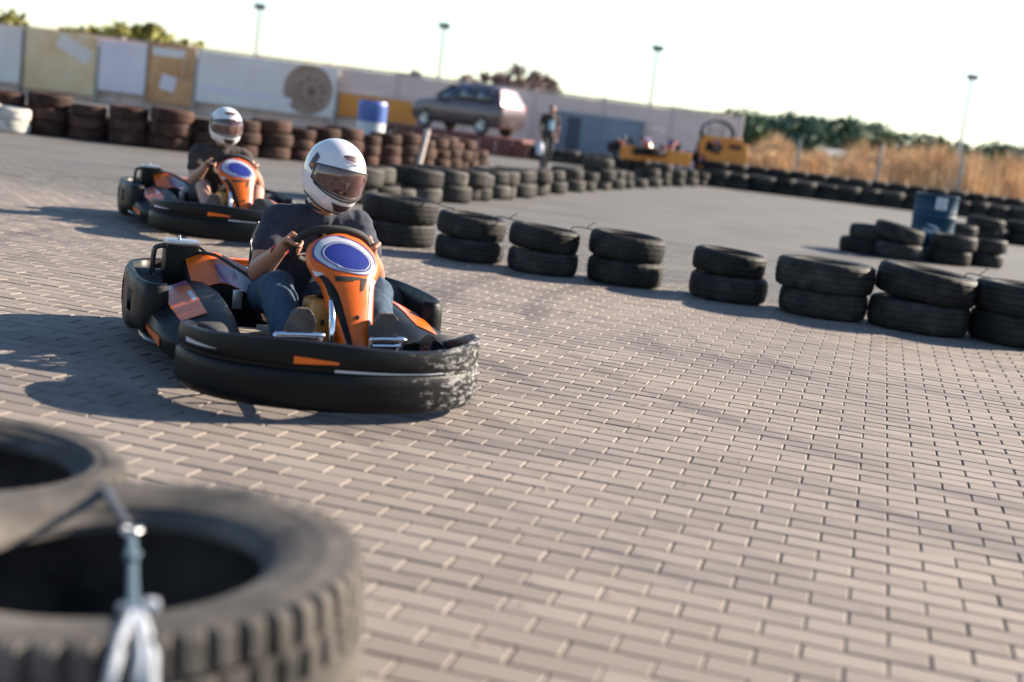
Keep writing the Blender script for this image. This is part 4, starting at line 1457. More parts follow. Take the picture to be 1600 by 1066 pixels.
# ---- the walker beyond the curved barrier
wp = G(850, 264)
W_ = empty('person', wp, R(200), 'person in dark clothes walking with head bowed beyond the curved tyre barrier', 'person')
hd = Vector((0, 0.10, 1.60))
wb = [('e', (0, 0, 0.95), (0.16, 0.12, 0.12)), ('c', (0, 0, 0.95), (0, 0.01, 1.15), 0.135, 0.125), ('c', (0, 0.01, 1.15), (0, 0.02, 1.34), 0.125, 0.14),
      ('c', (0, 0.02, 1.40), (0, 0.07, 1.52), 0.065, 0.055), ('e', hd, (0.078, 0.098, 0.118)), ('c', hd + Vector((0, .09, .0)), hd + Vector((0, .108, -.02)), .010, .014),
      ('e', hd + Vector((0.078, 0, 0)), (0.012, 0.022, 0.032)), ('e', hd + Vector((-0.078, 0, 0)), (0.012, 0.022, 0.032))]
LIMB = {}
for s, el, wr in ((1, (0.25, -0.03, 1.12), (0.24, 0.12, 0.90)), (-1, (-0.25, 0.0, 1.12), (-0.25, -0.02, 0.86))):
    sh, el, wr = Vector((s * 0.19, 0.01, 1.40)), Vector(el), Vector(wr)
    LIMB[s] = (sh, el, wr)
    wb += [('c', (0, 0.01, 1.40), sh, 0.09, 0.065), ('c', sh, el, 0.055, 0.044), ('c', el, wr, 0.044, 0.028), ('c', wr, wr + Vector((0, .02, -.08)), .028, .034)]
    for k in range(4):
        f0 = wr + Vector((0, -.015 + .018 * k, -.085))
        wb += [('c', f0, f0 + Vector((-s * .008, .006, -.045)), .011, .010), ('c', f0 + Vector((-s * .008, .006, -.045)), f0 + Vector((-s * .022, .008, -.07)), .010, .008)]
    wb += [('c', wr + Vector((0, .02, -.03)), wr + Vector((-s * .01, .05, -.075)), .014, .010)]
LEG = {1: ((0.10, 0.0, 0.93), (0.11, 0.14, 0.52), (0.11, 0.05, 0.10)), -1: ((-0.10, 0, 0.93), (-0.10, 0.02, 0.50), (-0.10, -0.22, 0.12))}
for s in (1, -1):
    h_, k_, a_ = map(Vector, LEG[s])
    wb += [('c', h_, k_, 0.085, 0.058), ('c', k_, k_.lerp(a_, .35), 0.056, 0.056), ('c', k_.lerp(a_, .35), a_, 0.056, 0.038), ('c', a_ - Vector((0, .04, .05)), a_ + Vector((0, .14, -.065)), .036, .030)]
blob('body', wb, 0.010, SKIN, W_, 3)
sw_ = [('c', (0, 0, 0.98), (0, 0.01, 1.15), 0.152, 0.142), ('c', (0, 0.01, 1.15), (0, 0.02, 1.34), 0.142, 0.155), ('c', (0, 0.01, 1.36), (0, 0.03, 1.42), 0.10, 0.08)]
for s in (1, -1):
    sh, el, wr = LIMB[s]
    sw_ += [('c', (0, 0.01, 1.38), sh, 0.10, 0.076), ('c', sh, sh.lerp(el, .6), 0.070, 0.064)]
blob('shirt', sw_, 0.014, TEE2, W_, 4, 0.008, 8, 1)
LBL = mat('pale_blue_print', (0.35, 0.50, 0.58), rough=0.8)
B().grid(6, 6, lambda u, v: Vector((-0.085 + 0.17 * u, 0.172 - 0.02 * (2 * u - 1) ** 2 + 0.006 * v, 1.06 + 0.26 * v))).build('shirt_print', LBL, W_)
tw = [('e', (0, 0, 0.95), (0.175, 0.135, 0.125))]
for s in (1, -1):
    h_, k_, a_ = map(Vector, LEG[s])
    tw += [('c', h_, k_, 0.098, 0.074), ('c', k_, a_, 0.074, 0.062)]
blob('trousers', tw, 0.014, DKTR, W_, 4, 0.008, 8, 4)
for s in (1, -1):
    a_ = Vector(LEG[s][2])
    blob('shoe', [('c', a_ - Vector((0, .045, .055)), a_ + Vector((0, .15, -.07)), .046, .036), ('c', a_, a_ - Vector((0, .03, .05)), .045, .045)], 0.012, DKTR, W_, 3)
b = B(); ellipsoid(b, hd + Vector((0, -0.02, 0.03)), (0.088, 0.098, 0.105))
b.build('hair', HAIR, W_)
for s in (-1, 1):
    b = B(); ellipsoid(b, hd + Vector((s * .03, .088, .012)), (.012, .010, .008), None, 10)
    b.build('eye', EYE, W_)
# pale bag in the walker's hand
Mz = Matrix.Translation(wp) @ Matrix.Rotation(R(200), 4, 'Z')
bp_ = Mz @ (LIMB[1][2] + Vector((0.0, 0.02, -0.12)))
bag = empty('carrier_bag', bp_ - Vector((0, 0, .42)), R(200), 'pale carrier bag hanging from the hand of the walker', 'bag')
BAGM = mat('pale_plastic_bag', (0.55, 0.58, 0.66), (0.42, 0.45, 0.55), 10, 0.5, bump=0.8, bscale=14)
rg = random.Random(4)
b = B()
rings = []
for k in range(9):
    z = 0.36 * k / 8
    w_k = (0.10, .14, .155, .155, .15, .14, .115, .08, .05)[k]
    rings.append([Vector((w_k * .55 * math.cos(a) + rg.uniform(-.008, .008), w_k * math.sin(a) + rg.uniform(-.008, .008), z)) for a in [2 * math.pi * i / 16 for i in range(16)]])
b.loft(rings)
b.build('bag_body', BAGM, bag)
b = B()
for s in (-1, 1):
    b.tube([(0.012 * s, -0.04, 0.34), (0.01 * s, -0.02, 0.41), (0, 0.0, 0.44), (0.01 * s, 0.02, 0.41), (0.012 * s, 0.04, 0.34)], 0.007, 6, smooth=3)
b.build('bag_handle', BAGM, bag)

# ================================================================== BACKDROP
CONC = mat('wall_concrete', (0.68, 0.51, 0.45), (0.78, 0.60, 0.54), 1.2, 0.9, bump=0.4, bscale=20)
POSTM = mat('wall_post_concrete', (0.60, 0.46, 0.41), (0.66, 0.52, 0.47), 2, 0.9, bump=0.3, bscale=20)
CAP = mat('wall_cap', (0.346, 0.299, 0.277), rough=0.9)
WY = 50.0
xl, xr = AT(-130, 30, WY).x, AT(1160, 180, WY).x
WH = 2.38
wall = empty('boundary_wall', ((xl + xr) / 2, WY, 0), 0, 'long pale concrete panel wall behind the track', 'wall')
np_ = int((xr - xl) / 2.5)
pw = (xr - xl) / np_
cxw = (xl + xr) / 2
pb = B().box((0, 0, 0), (pw - 0.13, 0.08, 0.77), bevel=0.012, seg=1).mesh('panel', CONC)
po = B().box((0, 0, WH / 2 + .03), (0.15, 0.16, WH + .06), bevel=0.015, seg=1).mesh('post', POSTM)
for i in range(np_):
    for j in range(3):
        link_mesh('panel', pb, wall, (xl + (i + .5) * pw - cxw, 0, 0.385 + 0.775 * j))
for i in range(np_ + 1):
    link_mesh('post', po, wall, (xl + i * pw - cxw, 0, 0))
B().box((0, 0, WH + 0.0), (xr - xl - .02, 0.12, 0.07), bevel=.01, seg=1).build('coping', CAP, wall, loc=(0, 0, -.005))


def board(name, label, x0, y0, x1, y1, Y, m, cat='hoarding', th=0.03):
    """flat board standing in the plane y = Y; corners given by pixels"""
    a, b_ = AT(x0, y0, Y), AT(x1, y1, Y)
    w, h = b_.x - a.x, 0
    return a, b_


def hoarding(name, label, xa, xb, z0, z1, Y, m, cat, legs=True, frame=None, th=0.03):
    x0, x1 = AT(xa, 150, Y).x, AT(xb, 150, Y).x
    rt = empty(name, ((x0 + x1) / 2, Y, 0), 0, label, cat)
    w = x1 - x0
    B().box((0, 0, (z0 + z1) / 2), (w, th, z1 - z0), bevel=.004, seg=1).build('sheet', m, rt)
    fm = frame or STEEL
    for k, (s, hgt) in enumerate(((-1, 1), (1, 1))):
        B().box((s * (w / 2 + .03), 0.01, z1 / 2), (0.06, 0.06, z1), bevel=.006, seg=1).build('post', fm, rt)
    return rt, w


WB = mat('white_banner_vinyl', (0.800, 0.720, 0.670), (0.700, 0.600, 0.550), 0.6, 0.6)
PIN = mat('lilac_poster', (0.700, 0.600, 0.660), (0.780, 0.680, 0.700), 0.7, 0.6)
BRW = mat('brown_printed_poster', (0.48, 0.20, 0.07), (0.68, 0.38, 0.18), 1.2, 0.6, detail=3)
YEL = mat('yellowish_printed_poster', (0.72, 0.46, 0.23), (0.82, 0.62, 0.40), 0.8, 0.6, detail=3)
ORB = mat('orange_banner_vinyl', (0.660, 0.220, 0.030), (0.740, 0.300, 0.050), 0.5, 0.6)
GRB = mat('slate_banner_vinyl', (0.141, 0.171, 0.211), (0.242, 0.283, 0.333), 0.5, 0.6, detail=3)
WHL = mat('printed_wheel_brown', (0.283, 0.171, 0.120), (0.363, 0.242, 0.182), 1.5, 0.6)
WHL2 = mat('printed_wheel_dark', (0.115, 0.065, 0.050), (0.187, 0.122, 0.094), 2.5, 0.6)
REDB = mat('dark_red_board', (0.10, 0.025, 0.02), (0.15, 0.04, 0.03), 1, 0.7)

hy = WY - 0.45
h1, w1 = hoarding('advertising_banner', 'large white banner printed with a brown wheel, hung before the concrete wall', 306, 524, 0.46, 2.30, hy, WB, 'banner')
x0 = AT(306, 150, hy).x
cw = AT(482, 137, hy).x - Vector(h1.location).x
rot90 = Matrix.Rotation(R(90), 4, 'X')
Md = Matrix.Translation((cw, -0.0195, 1.38)) @ rot90
B().lathe([(0, 0.0), (0.90, 0.0), (0.90, -0.003)], 48, Md).build('wheel_print', WHL, h1)
Md2 = Matrix.Translation((cw + .12, -0.0225, 1.33)) @ rot90
B().lathe([(0.0, 0.0), (0.16, 0.0)], 32, Md2).build('hub_print', WHL2, h1)
b = B()
for k in range(10):
    a = 2 * math.pi * k / 10
    c_ = Vector((cw + .12 + .45 * math.cos(a), -0.0225, 1.33 + .45 * math.sin(a)))
    b.box(c_, (0.12, 0.003, 0.12), Matrix.Rotation(a, 4, 'Y'))
b.build('spoke_print', WHL2, h1)
B().box((-0.75, -0.0185, 0.95), (3.4, 0.003, 0.22), Matrix.Rotation(R(2), 4, 'Y')).build('script_print', PIN, h1)
hoarding('poster_board', 'brown patterned poster board with white heading between the lilac and the white boards', 226, 300, 0.25, 2.36, hy + .1, BRW, 'board')
bo = [o for o in COL.objects if o.name.startswith('poster_board')][-1]
B().box((-.1, -0.02, 2.08), (1.2, 0.006, 0.30)).build('heading_print', WB, bo)
B().box((-.05, -0.02, 1.0), (0.55, 0.006, 0.55), Matrix.Rotation(R(12), 4, 'Y')).build('lilac_print', PIN, bo)
B().tube([(0.45, -0.02, 1.1), (0.55, -0.02, 1.7), (0.48, -0.02, 2.05)], [0.10, 0.14, 0.08], 10, smooth=3, flat=0.04).build('figure_print', WB, bo)
hoarding('poster_board', 'plain lilac white poster board next to the brown patterned one', 152, 224, 0.45, 2.25, hy, PIN, 'board')
hoarding('poster_board', 'yellowish printed poster board standing beside the plain lilac one', 34, 146, 0.2, 2.36, hy + .1, YEL, 'board')
bo = [o for o in COL.objects if o.name.startswith('poster_board')][-1]
B().box((0.5, -0.02, 1.8), (1.3, 0.006, 0.5), Matrix.Rotation(R(25), 4, 'Y')).build('pale_print', WB, bo)
hoarding('poster_board', 'pale white poster board at the end of the hoardings', -60, 28, 0.3, 2.3, hy, WB, 'board')
hoarding('advertising_banner', 'long orange banner low on the concrete wall beside the parked car', 530, 655, 0.62, 1.42, WY - .3, ORB, 'banner')
hoarding('advertising_banner', 'slate grey blue banner on the concrete wall behind the walker', 872, 1012, 0.35, 1.75, WY - .3, GRB, 'banner')
bo = [o for o in COL.objects if o.name.startswith('advertising_banner')][-1]
B().box((-0.9, -0.02, 1.0), (0.5, 0.006, 1.2)).build('dark_print', mat('slate_dark_print', (0.06, 0.07, 0.10), rough=.6), bo)

# ---- car on a low platform in front of the wall
SIL = mat('silver_car_paint', (0.085, 0.058, 0.064), rough=0.36, metal=0.55, coat=0.6)
GLS = mat('car_glass', (0.03, 0.03, 0.04), rough=0.05, coat=1.0)
LMP = mat('lamp_lens', (0.65, 0.62, 0.6), rough=0.1, coat=0.8)
RLM = mat('red_lamp_lens', (0.35, 0.02, 0.02), rough=0.15, coat=0.8)
pc = AT(727, 205, 46.0)
ZP = 0.60
plat = empty('display_platform', (pc.x - 0.1, 46.0, 0), R(-8), 'low dark red platform carrying the parked car', 'platform')
B().box((0, 0, ZP - .05), (4.6, 2.6, 0.10), bevel=.01, seg=1).build('deck', REDB, plat)
for i in range(9):
    B().box((-2.24 + 0.56 * i, -1.29, (ZP - .10) / 2), (0.52, 0.03, ZP - .11), bevel=.005, seg=1).build('skirt_board', REDB, plat)
for sx in (-1, 1):
    for sy in (-1, 1):
        B().box((sx * 2.1, sy * 1.1, (ZP - .1) / 2), (0.12, 0.12, ZP - .1)).build('leg', REDB, plat)
car = empty('parked_car', (pc.x, 46.0, ZP), R(150), 'dark brownish grey hatchback car parked on the low dark red platform', 'car')
car.scale = (0.88, 1.0, 1.10)
# side outline, front = +x
stat = [(-2.10, .42, .88, .72), (-2.04, .30, 1.00, .80), (-1.75, .24, 1.40, .84), (-1.30, .22, 1.47, .86), (-0.60, .22, 1.48, .86), (0.10, .22, 1.45, .86), (0.55, .22, 1.20, .86), (0.95, .22, 0.97, .86), (1.50, .24, 0.90, .84), (1.92, .28, 0.80, .78), (2.08, .36, 0.66, .66)]
rings = []
for x, zb, zt, hw in stat:
    zs = min(zt, 0.92 if x < 0.9 else zt)
    rf = 0.70 if zt > 1.15 else 0.96
    top = zt
    rings.append([Vector((x, y, z)) for y, z in ((-hw + .06, zb), (-hw, zb + .16), (-hw, zs - .22), (-hw + .03, zs - .02 if zt > 1.0 else zt - .06), (-hw * rf, top - .06), (-hw * rf + .12, top),
                  (hw * rf - .12, top), (hw * rf, top - .06), (hw - .03, zs - .02 if zt > 1.0 else zt - .06), (hw, zs - .22), (hw, zb + .16), (hw - .06, zb))])
b = B().loft(rings)
cb = b.build('body', SIL, car, angle=28)
for s in (-1, 1):
    for k, (xa, xb, za) in enumerate(((-1.62, -0.95, 0), (-0.88, -0.18, 0), (-0.11, 0.62, 1))):
        ys0, ys1 = s * 0.845, s * 0.645
        zt0, zt1 = 1.36, (1.36 if not za else 1.16)
        vs = [(xa, ys0, 0.96), (xb + (.18 if za else 0), ys0, 0.96), (xb - (.18 if za else 0), s * 0.70, zt1 + .05), (xa, ys1, zt0)]
        B().add([Vector(v) + Vector((0, s * .012, 0)) for v in vs], [(0, 1, 2, 3)]).build('side_window', GLS, car, solid=.006)
    B().box((1.97, s * .55, .66), (.14, .30, .14), Matrix.Rotation(-s * .3, 4, 'Z'), bevel=.03).build('headlight', LMP, car)
    B().box((-2.05, s * .66, .82), (.08, .14, .26), bevel=.02).build('tail_light', RLM, car)
    B().box((0.62, s * .94, .98), (.10, .16, .11), bevel=.03).build('door_mirror', SIL, car)
    for x in (-0.42, 0.35):
        B().box((x, s * .872, .80), (.16, .03, .03), bevel=.008).build('door_handle', SIL, car)
    for x in (-1.28, 1.30):
        wh = empty('wheel', (x, s * .78, .31)); wh.parent = car
        rx = Matrix.Rotation(R(90), 4, 'X')
        B().lathe([(.20, -.09), (.29, -.095), (.31, -.06), (.31, .06), (.29, .095), (.20, .09)], 32, rx, closed=True).build('tyre', SLK, wh)
        b = B().lathe([(0, .03 * -s), (.05, .03 * -s), (.17, .05 * -s), (.20, .08 * -s)], 24, rx)
        for q in range(5):
            a = 2 * math.pi * q / 5
            b.box((0.11 * math.cos(a), s * .07, .11 * math.sin(a)), (.16, .02, .04), Matrix.Rotation(-a, 4, 'Y'))
        b.build('rim', ALU, wh)
B().add([Vector((1.02, -.70, 1.0)), Vector((1.02, .70, 1.0)), Vector((0.36, .56, 1.37)), Vector((0.36, -.56, 1.37))], [(0, 1, 2, 3)]).xform(Matrix.Translation((.03, 0, .02))).build('windscreen', GLS, car, solid=.006)
B().box((2.09, 0, .52), (.06, .8, .12), bevel=.02).build('grille', BLK, car)

# ---- low dark kerb barrier and a blue and white drum by the long barrier
bx = G(570, 256)
wd = empty('plastic_drum', bx + Vector((-0.1, 1.15, 0)), 0, 'white drum with a blue top band behind the long tyre barrier', 'drum')
WDM = mat('white_drum_plastic', (0.504, 0.504, 0.533), (0.432, 0.432, 0.461), 6, 0.4)
BDM = mat('blue_drum_band', (0.06, 0.09, 0.32), (0.08, 0.16, 0.42), 3, 0.4)
B().lathe([(0, 0), (.27, 0), (.29, .02), (.29, .40), (.30, .42), (.29, .44), (.29, 0.80)], 32).build('drum_body', WDM, wd)
B().lathe([(.292, .80), (.297, .83), (.297, 1.10), (.30, 1.12), (.29, 1.20), (.27, 1.22), (0, 1.215)], 32).build('blue_band', BDM, wd)
# leaning pale posts in front of the barrier
PPW = mat('pale_painted_timber', (0.515, 0.439, 0.403), (0.421, 0.346, 0.309), 7, 0.8)
YFT = mat('yellow_paint', (0.62, 0.50, 0.06), rough=0.6)
for k, (xa, ya, xb, yb, lb) in enumerate(((604, 259, 612, 205, 'pale leaning timber post with a yellow foot before the dark tyre wall'), (652, 264, 668, 203, 'thicker pale leaning timber post with bare foot before the dark tyre wall'))):
    p = G(xa, ya)
    q = AT(xb, yb, p.y + 0.25)
    pr_ = empty('leaning_post', p, 0, lb, 'post')
    d_ = q - p
    r_ = 0.05 + .02 * k
    B().tube([d_ * (0.14 if k == 0 else 0.0), d_], [r_, r_ * .9], 10).build('shaft', PPW, pr_)
    if k == 0: B().tube([Vector((0, 0, 0)), d_ * 0.14], [r_ * 1.05, r_ * 1.05], 10).build('foot', YFT, pr_)

# ---- dark low barrier of tyres before the wall
for i, px in enumerate(range(800, 1010, 17)):
    p = G(px, 242 + (px - 800) * 0.118)
    k = i % 3
    for j in range(2):
        tyre(T_FAR[k], p.x, p.y * 0.93, FAR_W[k] * j, FAR_W[k], 'dark tyre in the low double row between walker and wall, %s layer' % ('lower', 'upper')[j], 'low double row before the wall, layer %d' % (j + 1))

# ---- parked karts at the end of the wall, one stood on its tail
spots = [(985, 268, 215, 'nearest the slate banner'), (1045, 274, 160, 'in the middle of the parked row'), ]
for i, (px, py, az, wh) in enumerate(spots):
    c = copy_tree(kart1)
    p = G(px, py) * 0.955
    c.location = (p.x, p.y, 0.60)
    c.rotation_euler = (0, 0, R(az))
    c['label'] = 'parked orange and black go-kart without driver, %s' % wh
    rk = empty('kart_stand', (p.x, p.y, 0), R(az), 'low dark stand under the parked go-kart %s' % wh, 'stand')
    B().box((0, .1, .58), (.9, 1.3, .05), bevel=.01, seg=1).build('deck', BLK, rk)
    for sx in (-1, 1):
        for sy in (-.45, .65):
            B().box((sx * .38, sy, .28), (.07, .07, .56)).build('leg', BLK, rk)
c = copy_tree(kart1)
p = G(1103, 281) * 0.955
c.location = (p.x + .15, p.y + .25, 0.68)
c.rotation_euler = (Matrix.Rotation(R(14), 3, 'Z') @ Matrix.Rotation(R(80), 3, 'X')).to_euler()
c['label'] = 'orange go-kart stood on its tail at the end of the parked row'
# orange board with a white square sign
q = G(1136, 285) * 0.95
lo = empty('orange_barrier', (G(1020, 272) * 0.93), R(-3), 'long low orange barrier board in front of the parked karts', 'barrier')
for i in range(3):
    B().box((-0.75 + 0.75 * i, 0, 0.66), (0.73, 0.05, 0.42 - .06 * (i % 2)), bevel=.01, seg=1).build('board', ORB, lo)
for i in range(4):
    B().box((-1.1 + 0.73 * i, 0.05, 0.42), (0.06, 0.05, 0.84)).build('post', BLK, lo)
ob = empty('orange_board', (q.x, q.y, 0), R(-4), 'upright orange board with a white square plate beside the parked karts', 'board')
B().box((-.28, 0, .80), (1.62, .05, 1.10), bevel=.01, seg=1).build('sheet', ORB, ob)
B().box((-.35, -.03, 1.42), (1.3, .05, .16), bevel=.01, seg=1).build('top_rail', ORB, ob)
B().box((-.62, -.03, 1.12), (.5, .012, .30), Matrix.Rotation(R(14), 4, 'Y'), bevel=.003, seg=1).build('dark_patch', BLK, ob)
B().box((.10, -.03, 1.22), (.42, .012, .16), bevel=.003, seg=1).build('dark_patch', REDB, ob)
for s in (-1, 1): B().box((-.28 + s * .70, .05, .74), (.06, .05, 1.48)).build('post', BLK, ob)
sq = B().box((-.02, -.032, .36), (.50, .012, .56), bevel=.003, seg=1).build('white_plate', WDM, ob)
B().lathe([(.06, 0), (.12, 0), (.12, .004), (.06, .004)], 28, Matrix.Translation((-.02, -.040, .38)) @ rot90 @ Matrix.Diagonal((.8, 1.2, 1, 1)), closed=True).build('plate_mark', mat('slate_ink', (.12, .16, .22), rough=.6), sq)

# ---- lamp posts
LPM = mat('pale_lamp_post', (0.34, 0.39, 0.41), rough=0.5, metal=.2)
LHM = mat('dark_lamp_head', (0.07, 0.075, 0.08), rough=0.5)
for k, (px, py, lb) in enumerate(((407, 10, 'tall pale lamp post behind the white wheel banner'), (695, 40, 'tall pale lamp post behind the silver car'), (1028, 75, 'tall pale lamp post behind the parked karts'), (1519, 120, 'tall pale lamp post rising beyond the dry reeds'))):
    t_ = AT(px, py, 70)
    lp = empty('lamp_post', (t_.x, 70, 0), 0, lb, 'lamp post')
    h = t_.z
    B().tube([(0, 0, 0), (0, 0, h * .5), (0, 0, h - .15)], [.10, .085, .065], 10).build('pole', LPM, lp)
    hd_ = B().tube([(-.28, 0, h - .12), (.28, 0, h - .12)], .03, 8).build('crossbar', LHM, lp)
    for s in (-1, 0, 1):
        B().lathe([(0, .16), (.06, .15), (.13, .04), (.15, -.10), (.14, -.13), (0, -.12)], 16, Matrix.Translation((s * .17, -.04 - .05 * abs(s), h - .02)) @ Matrix.Rotation(s * .35, 4, 'Y')).build('lamp_head', LHM, lp)

# ---- trees


def leafmat(name, c1, c2):
    m = mat(name, c1, c2, 0.8, 0.7, spec=0.3)
    nt = m.node_tree
    b_ = nt.nodes['Principled BSDF']
    b_.inputs['Subsurface Weight'].default_value = 0.0
    return m


LG = leafmat('leaf_green', (0.075, 0.125, 0.075), (0.130, 0.180, 0.090))
LD = leafmat('leaf_dark_green', (0.050, 0.100, 0.078), (0.085, 0.140, 0.095))
LYL = leafmat('leaf_yellow_green', (0.150, 0.150, 0.029), (0.230, 0.208, 0.046))
LBR = leafmat('leaf_brown', (0.160, 0.110, 0.105), (0.220, 0.160, 0.140))
BRK = mat('bark', (0.06, 0.045, 0.035), (0.10, 0.075, 0.06), 5, 0.95, bump=.6, bscale=20)


def tree(x, y, h, w, lm, label, group, seed, ls=0.28, n=1500):
    rg_ = random.Random(seed)
    t_ = empty('tree', (x, y, 0), 0, label, 'tree', group)
    th = h * 0.42
    b_ = B().tube([(0, 0, -.1), (.05 * h * rg_.uniform(-.3, .3), 0, th * .5), (0, 0, th), (.04, .03, h * .75)], [h * .032, h * .026, h * .02, h * .006], 9, smooth=3)
    tips = []
    for k in range(7):
        a = rg_.uniform(0, 6.28)
        z0 = th * rg_.uniform(.6, 1.15)
        e = Vector((math.cos(a) * w * rg_.uniform(.28, .42), math.sin(a) * w * rg_.uniform(.28, .42), rg_.uniform(.48, .85) * h))
        b_.tube([(0, 0, z0), Vector((0, 0, z0)).lerp(e, .5) + Vector((0, 0, .05 * h)), e], [h * .014, h * .009, h * .003], 6, smooth=3)
        tips.append(e)
    b_.build('trunk', BRK, t_)
    cl = []
    for k in range(26):
        a, u = rg_.uniform(0, 6.28), rg_.uniform(-1, 1)
        rad = rg_.uniform(.25, 1) ** .5
        zc = h * .62 + u * h * .34
        ww = w * .5 * math.sqrt(max(.06, 1 - u * u * .85)) * rad
        cl.append((Vector((math.cos(a) * ww, math.sin(a) * ww, zc)), rg_.uniform(.10, .20) * w))
    cl += [(e, .16 * w) for e in tips]
    vs, fs = [], []
    for k in range(n):
        c_, r_ = rg_.choice(cl)
        d = Vector((rg_.gauss(0, 1), rg_.gauss(0, 1), rg_.gauss(0, .8))).normalized() * r_ * rg_.uniform(.3, 1.05)
        p_ = c_ + d
        s = ls * rg_.uniform(.6, 1.3)
        q_ = Vector((rg_.gauss(0, 1), rg_.gauss(0, 1), rg_.gauss(0, 1))).normalized()
        t1 = q_.orthogonal().normalized()
        t2 = q_.cross(t1)
        i0 = len(vs)
        vs += [p_ - t1 * s, p_ + t2 * s * .5, p_ + t1 * s, p_ - t2 * s * .5]
        fs.append((i0, i0 + 1, i0 + 2, i0 + 3))
    B().add(vs, fs).build('crown', lm, t_, smooth=False, recalc=False)
    return t_


# green trees far beyond the reeds
gt = random.Random(21)
for i, (px, ytop) in enumerate([(1088, 176), (1120, 180), (1165, 176), (1190, 182), (1215, 186), (1245, 180), (1272, 192), (1300, 190), (1328, 186), (1352, 192), (1378, 200), (1420, 214), (1462, 214), (1500, 224), (1535, 226), (1572, 224), (1605, 232), (1640, 236)]):
    Y = 130 + gt.uniform(-12, 14)
    t_ = AT(px, ytop, Y)
    h = max(3.2, t_.z)
    tree(t_.x, Y, h, h * gt.uniform(.9, 1.25), (LG, LD)[i % 2], ('mid green', 'dark green')[i % 2] + ' leafy tree in the far line beyond the dry reeds', 'far %s trees beyond the reeds' % ('mid green', 'dark green')[i % 2], 40 + i, .34, 1400)
# yellow green trees behind the hoardings
for i, (px, ytop, lb) in enumerate([(20, 30, 'yellow green tree rising behind the pale end board'), (95, 48, 'low yellow green tree behind the yellowish poster board'), (165, 40, 'yellow green tree behind the lilac poster board'), (255, 44, 'rounded yellow green tree behind the brown patterned board'), (200, 58, 'small yellow green tree between lilac and brown boards')]):
    Y = 60 + 3 * (i % 3)
    t_ = AT(px, ytop, Y)
    tree(t_.x, Y, t_.z, t_.z * .95, LYL, lb, None, 80 + i, .20, 2200)
# bare brown trees behind the wall near the car
for i, (px, ytop, lb) in enumerate([(640, 112, 'low brown tree behind the wall before the parked car'), (725, 116, 'small round brown tree behind the wall above the car'), (775, 116, 'brown tree behind the wall at the tail of the car'), (812, 108, 'taller brown tree behind the wall between car and walker'), (838, 114, 'brown tree behind the wall just above the walker')]):
    Y = 72 + 2 * i
    t_ = AT(px, ytop, Y)
    tree(t_.x, Y, t_.z, t_.z * .8, LBR, lb, None, 120 + i, .20, 1800)

# ---- small far house between the trees
hp = AT(1292, 246, 118)
hs = empty('house', (hp.x, 118, 0), R(15), 'small pale house with grey roof far beyond the reeds', 'house')
HW = mat('pale_render', (0.446, 0.446, 0.461), rough=.9)
HRF = mat('grey_roof', (0.158, 0.173, 0.202), (0.202, 0.216, 0.238), 3, .8)
B().box((0, 0, 0.85), (3.8, 3.0, 1.7)).build('wall', HW, hs)
B().add([(-2.1, -1.7, 1.68), (2.1, -1.7, 1.68), (2.1, 1.7, 1.68), (-2.1, 1.7, 1.68), (-2.1, 0, 2.25), (2.1, 0, 2.25)], [(0, 1, 5, 4), (2, 3, 4, 5), (0, 4, 3), (1, 2, 5), (0, 3, 2, 1)]).build('roof', HRF, hs, smooth=False)
for x in (-1.1, 0, 1.1):
    B().box((x, -1.52, 1.1), (.6, .06, .7)).build('window', GLS, hs)

# ---- dry reeds: nobody could count them
REED = mat('dry_reed', (0.460, 0.300, 0.165), (0.640, 0.450, 0.265), 0.6, 0.85, world_co=True, spec=.2)
rd_ = random.Random(9)
vs, fs = [], []


def blade(x, y, h, w, lean):
    a = rd_.uniform(0, 6.28)
    dx, dy = math.cos(a) * lean, math.sin(a) * lean
    sx, sy = -math.sin(a + .7) * w, math.cos(a + .7) * w
    i0 = len(vs)
    for t_, k in ((0, 1), (.5, .9), (.85, .7), (1, .15)):
        ox, oy, z = dx * t_ * t_, dy * t_ * t_, h * t_ - .3 * lean * t_ ** 3
        vs.append((x + ox - sx * k, y + oy - sy * k, z))
        vs.append((x + ox + sx * k, y + oy + sy * k, z))
    for k in range(3):
        fs.append((i0 + 2 * k, i0 + 2 * k + 1, i0 + 2 * k + 3, i0 + 2 * k + 2))


clumps = [(rd_.uniform(8.5, 44), rd_.uniform(50, 78)) for _ in range(150)]
for cx, cy in clumps:
    px, _y = PROJ((cx, cy, 0))
    if px < 1150: continue
    hh = (1.75 + .3 * math.sin(px * .09)) if px < 1330 else rd_.uniform(2.4, 3.2)
    hh *= 0.75 + 0.4 * noise.noise(Vector((cx * .3, cy * .2, 0))) + .12
    if cy > 64: hh *= 1.12
    for k in range(300):
        r_ = abs(rd_.gauss(0, .75))
        a = rd_.uniform(0, 6.28)
        blade(cx + math.cos(a) * r_ * 1.3, cy + math.sin(a) * r_, hh * rd_.uniform(.55, 1.05) * max(.35, 1 - .28 * r_), .022, rd_.uniform(.05, .5))
me = bpy.data.meshes.new('reeds')
me.from_pydata(vs, [], fs)
me.materials.append(REED)
tag(link_mesh('reeds', me), 'dense dry brown reeds and grass beyond the straight tyre barrier', 'reeds', kind='stuff')
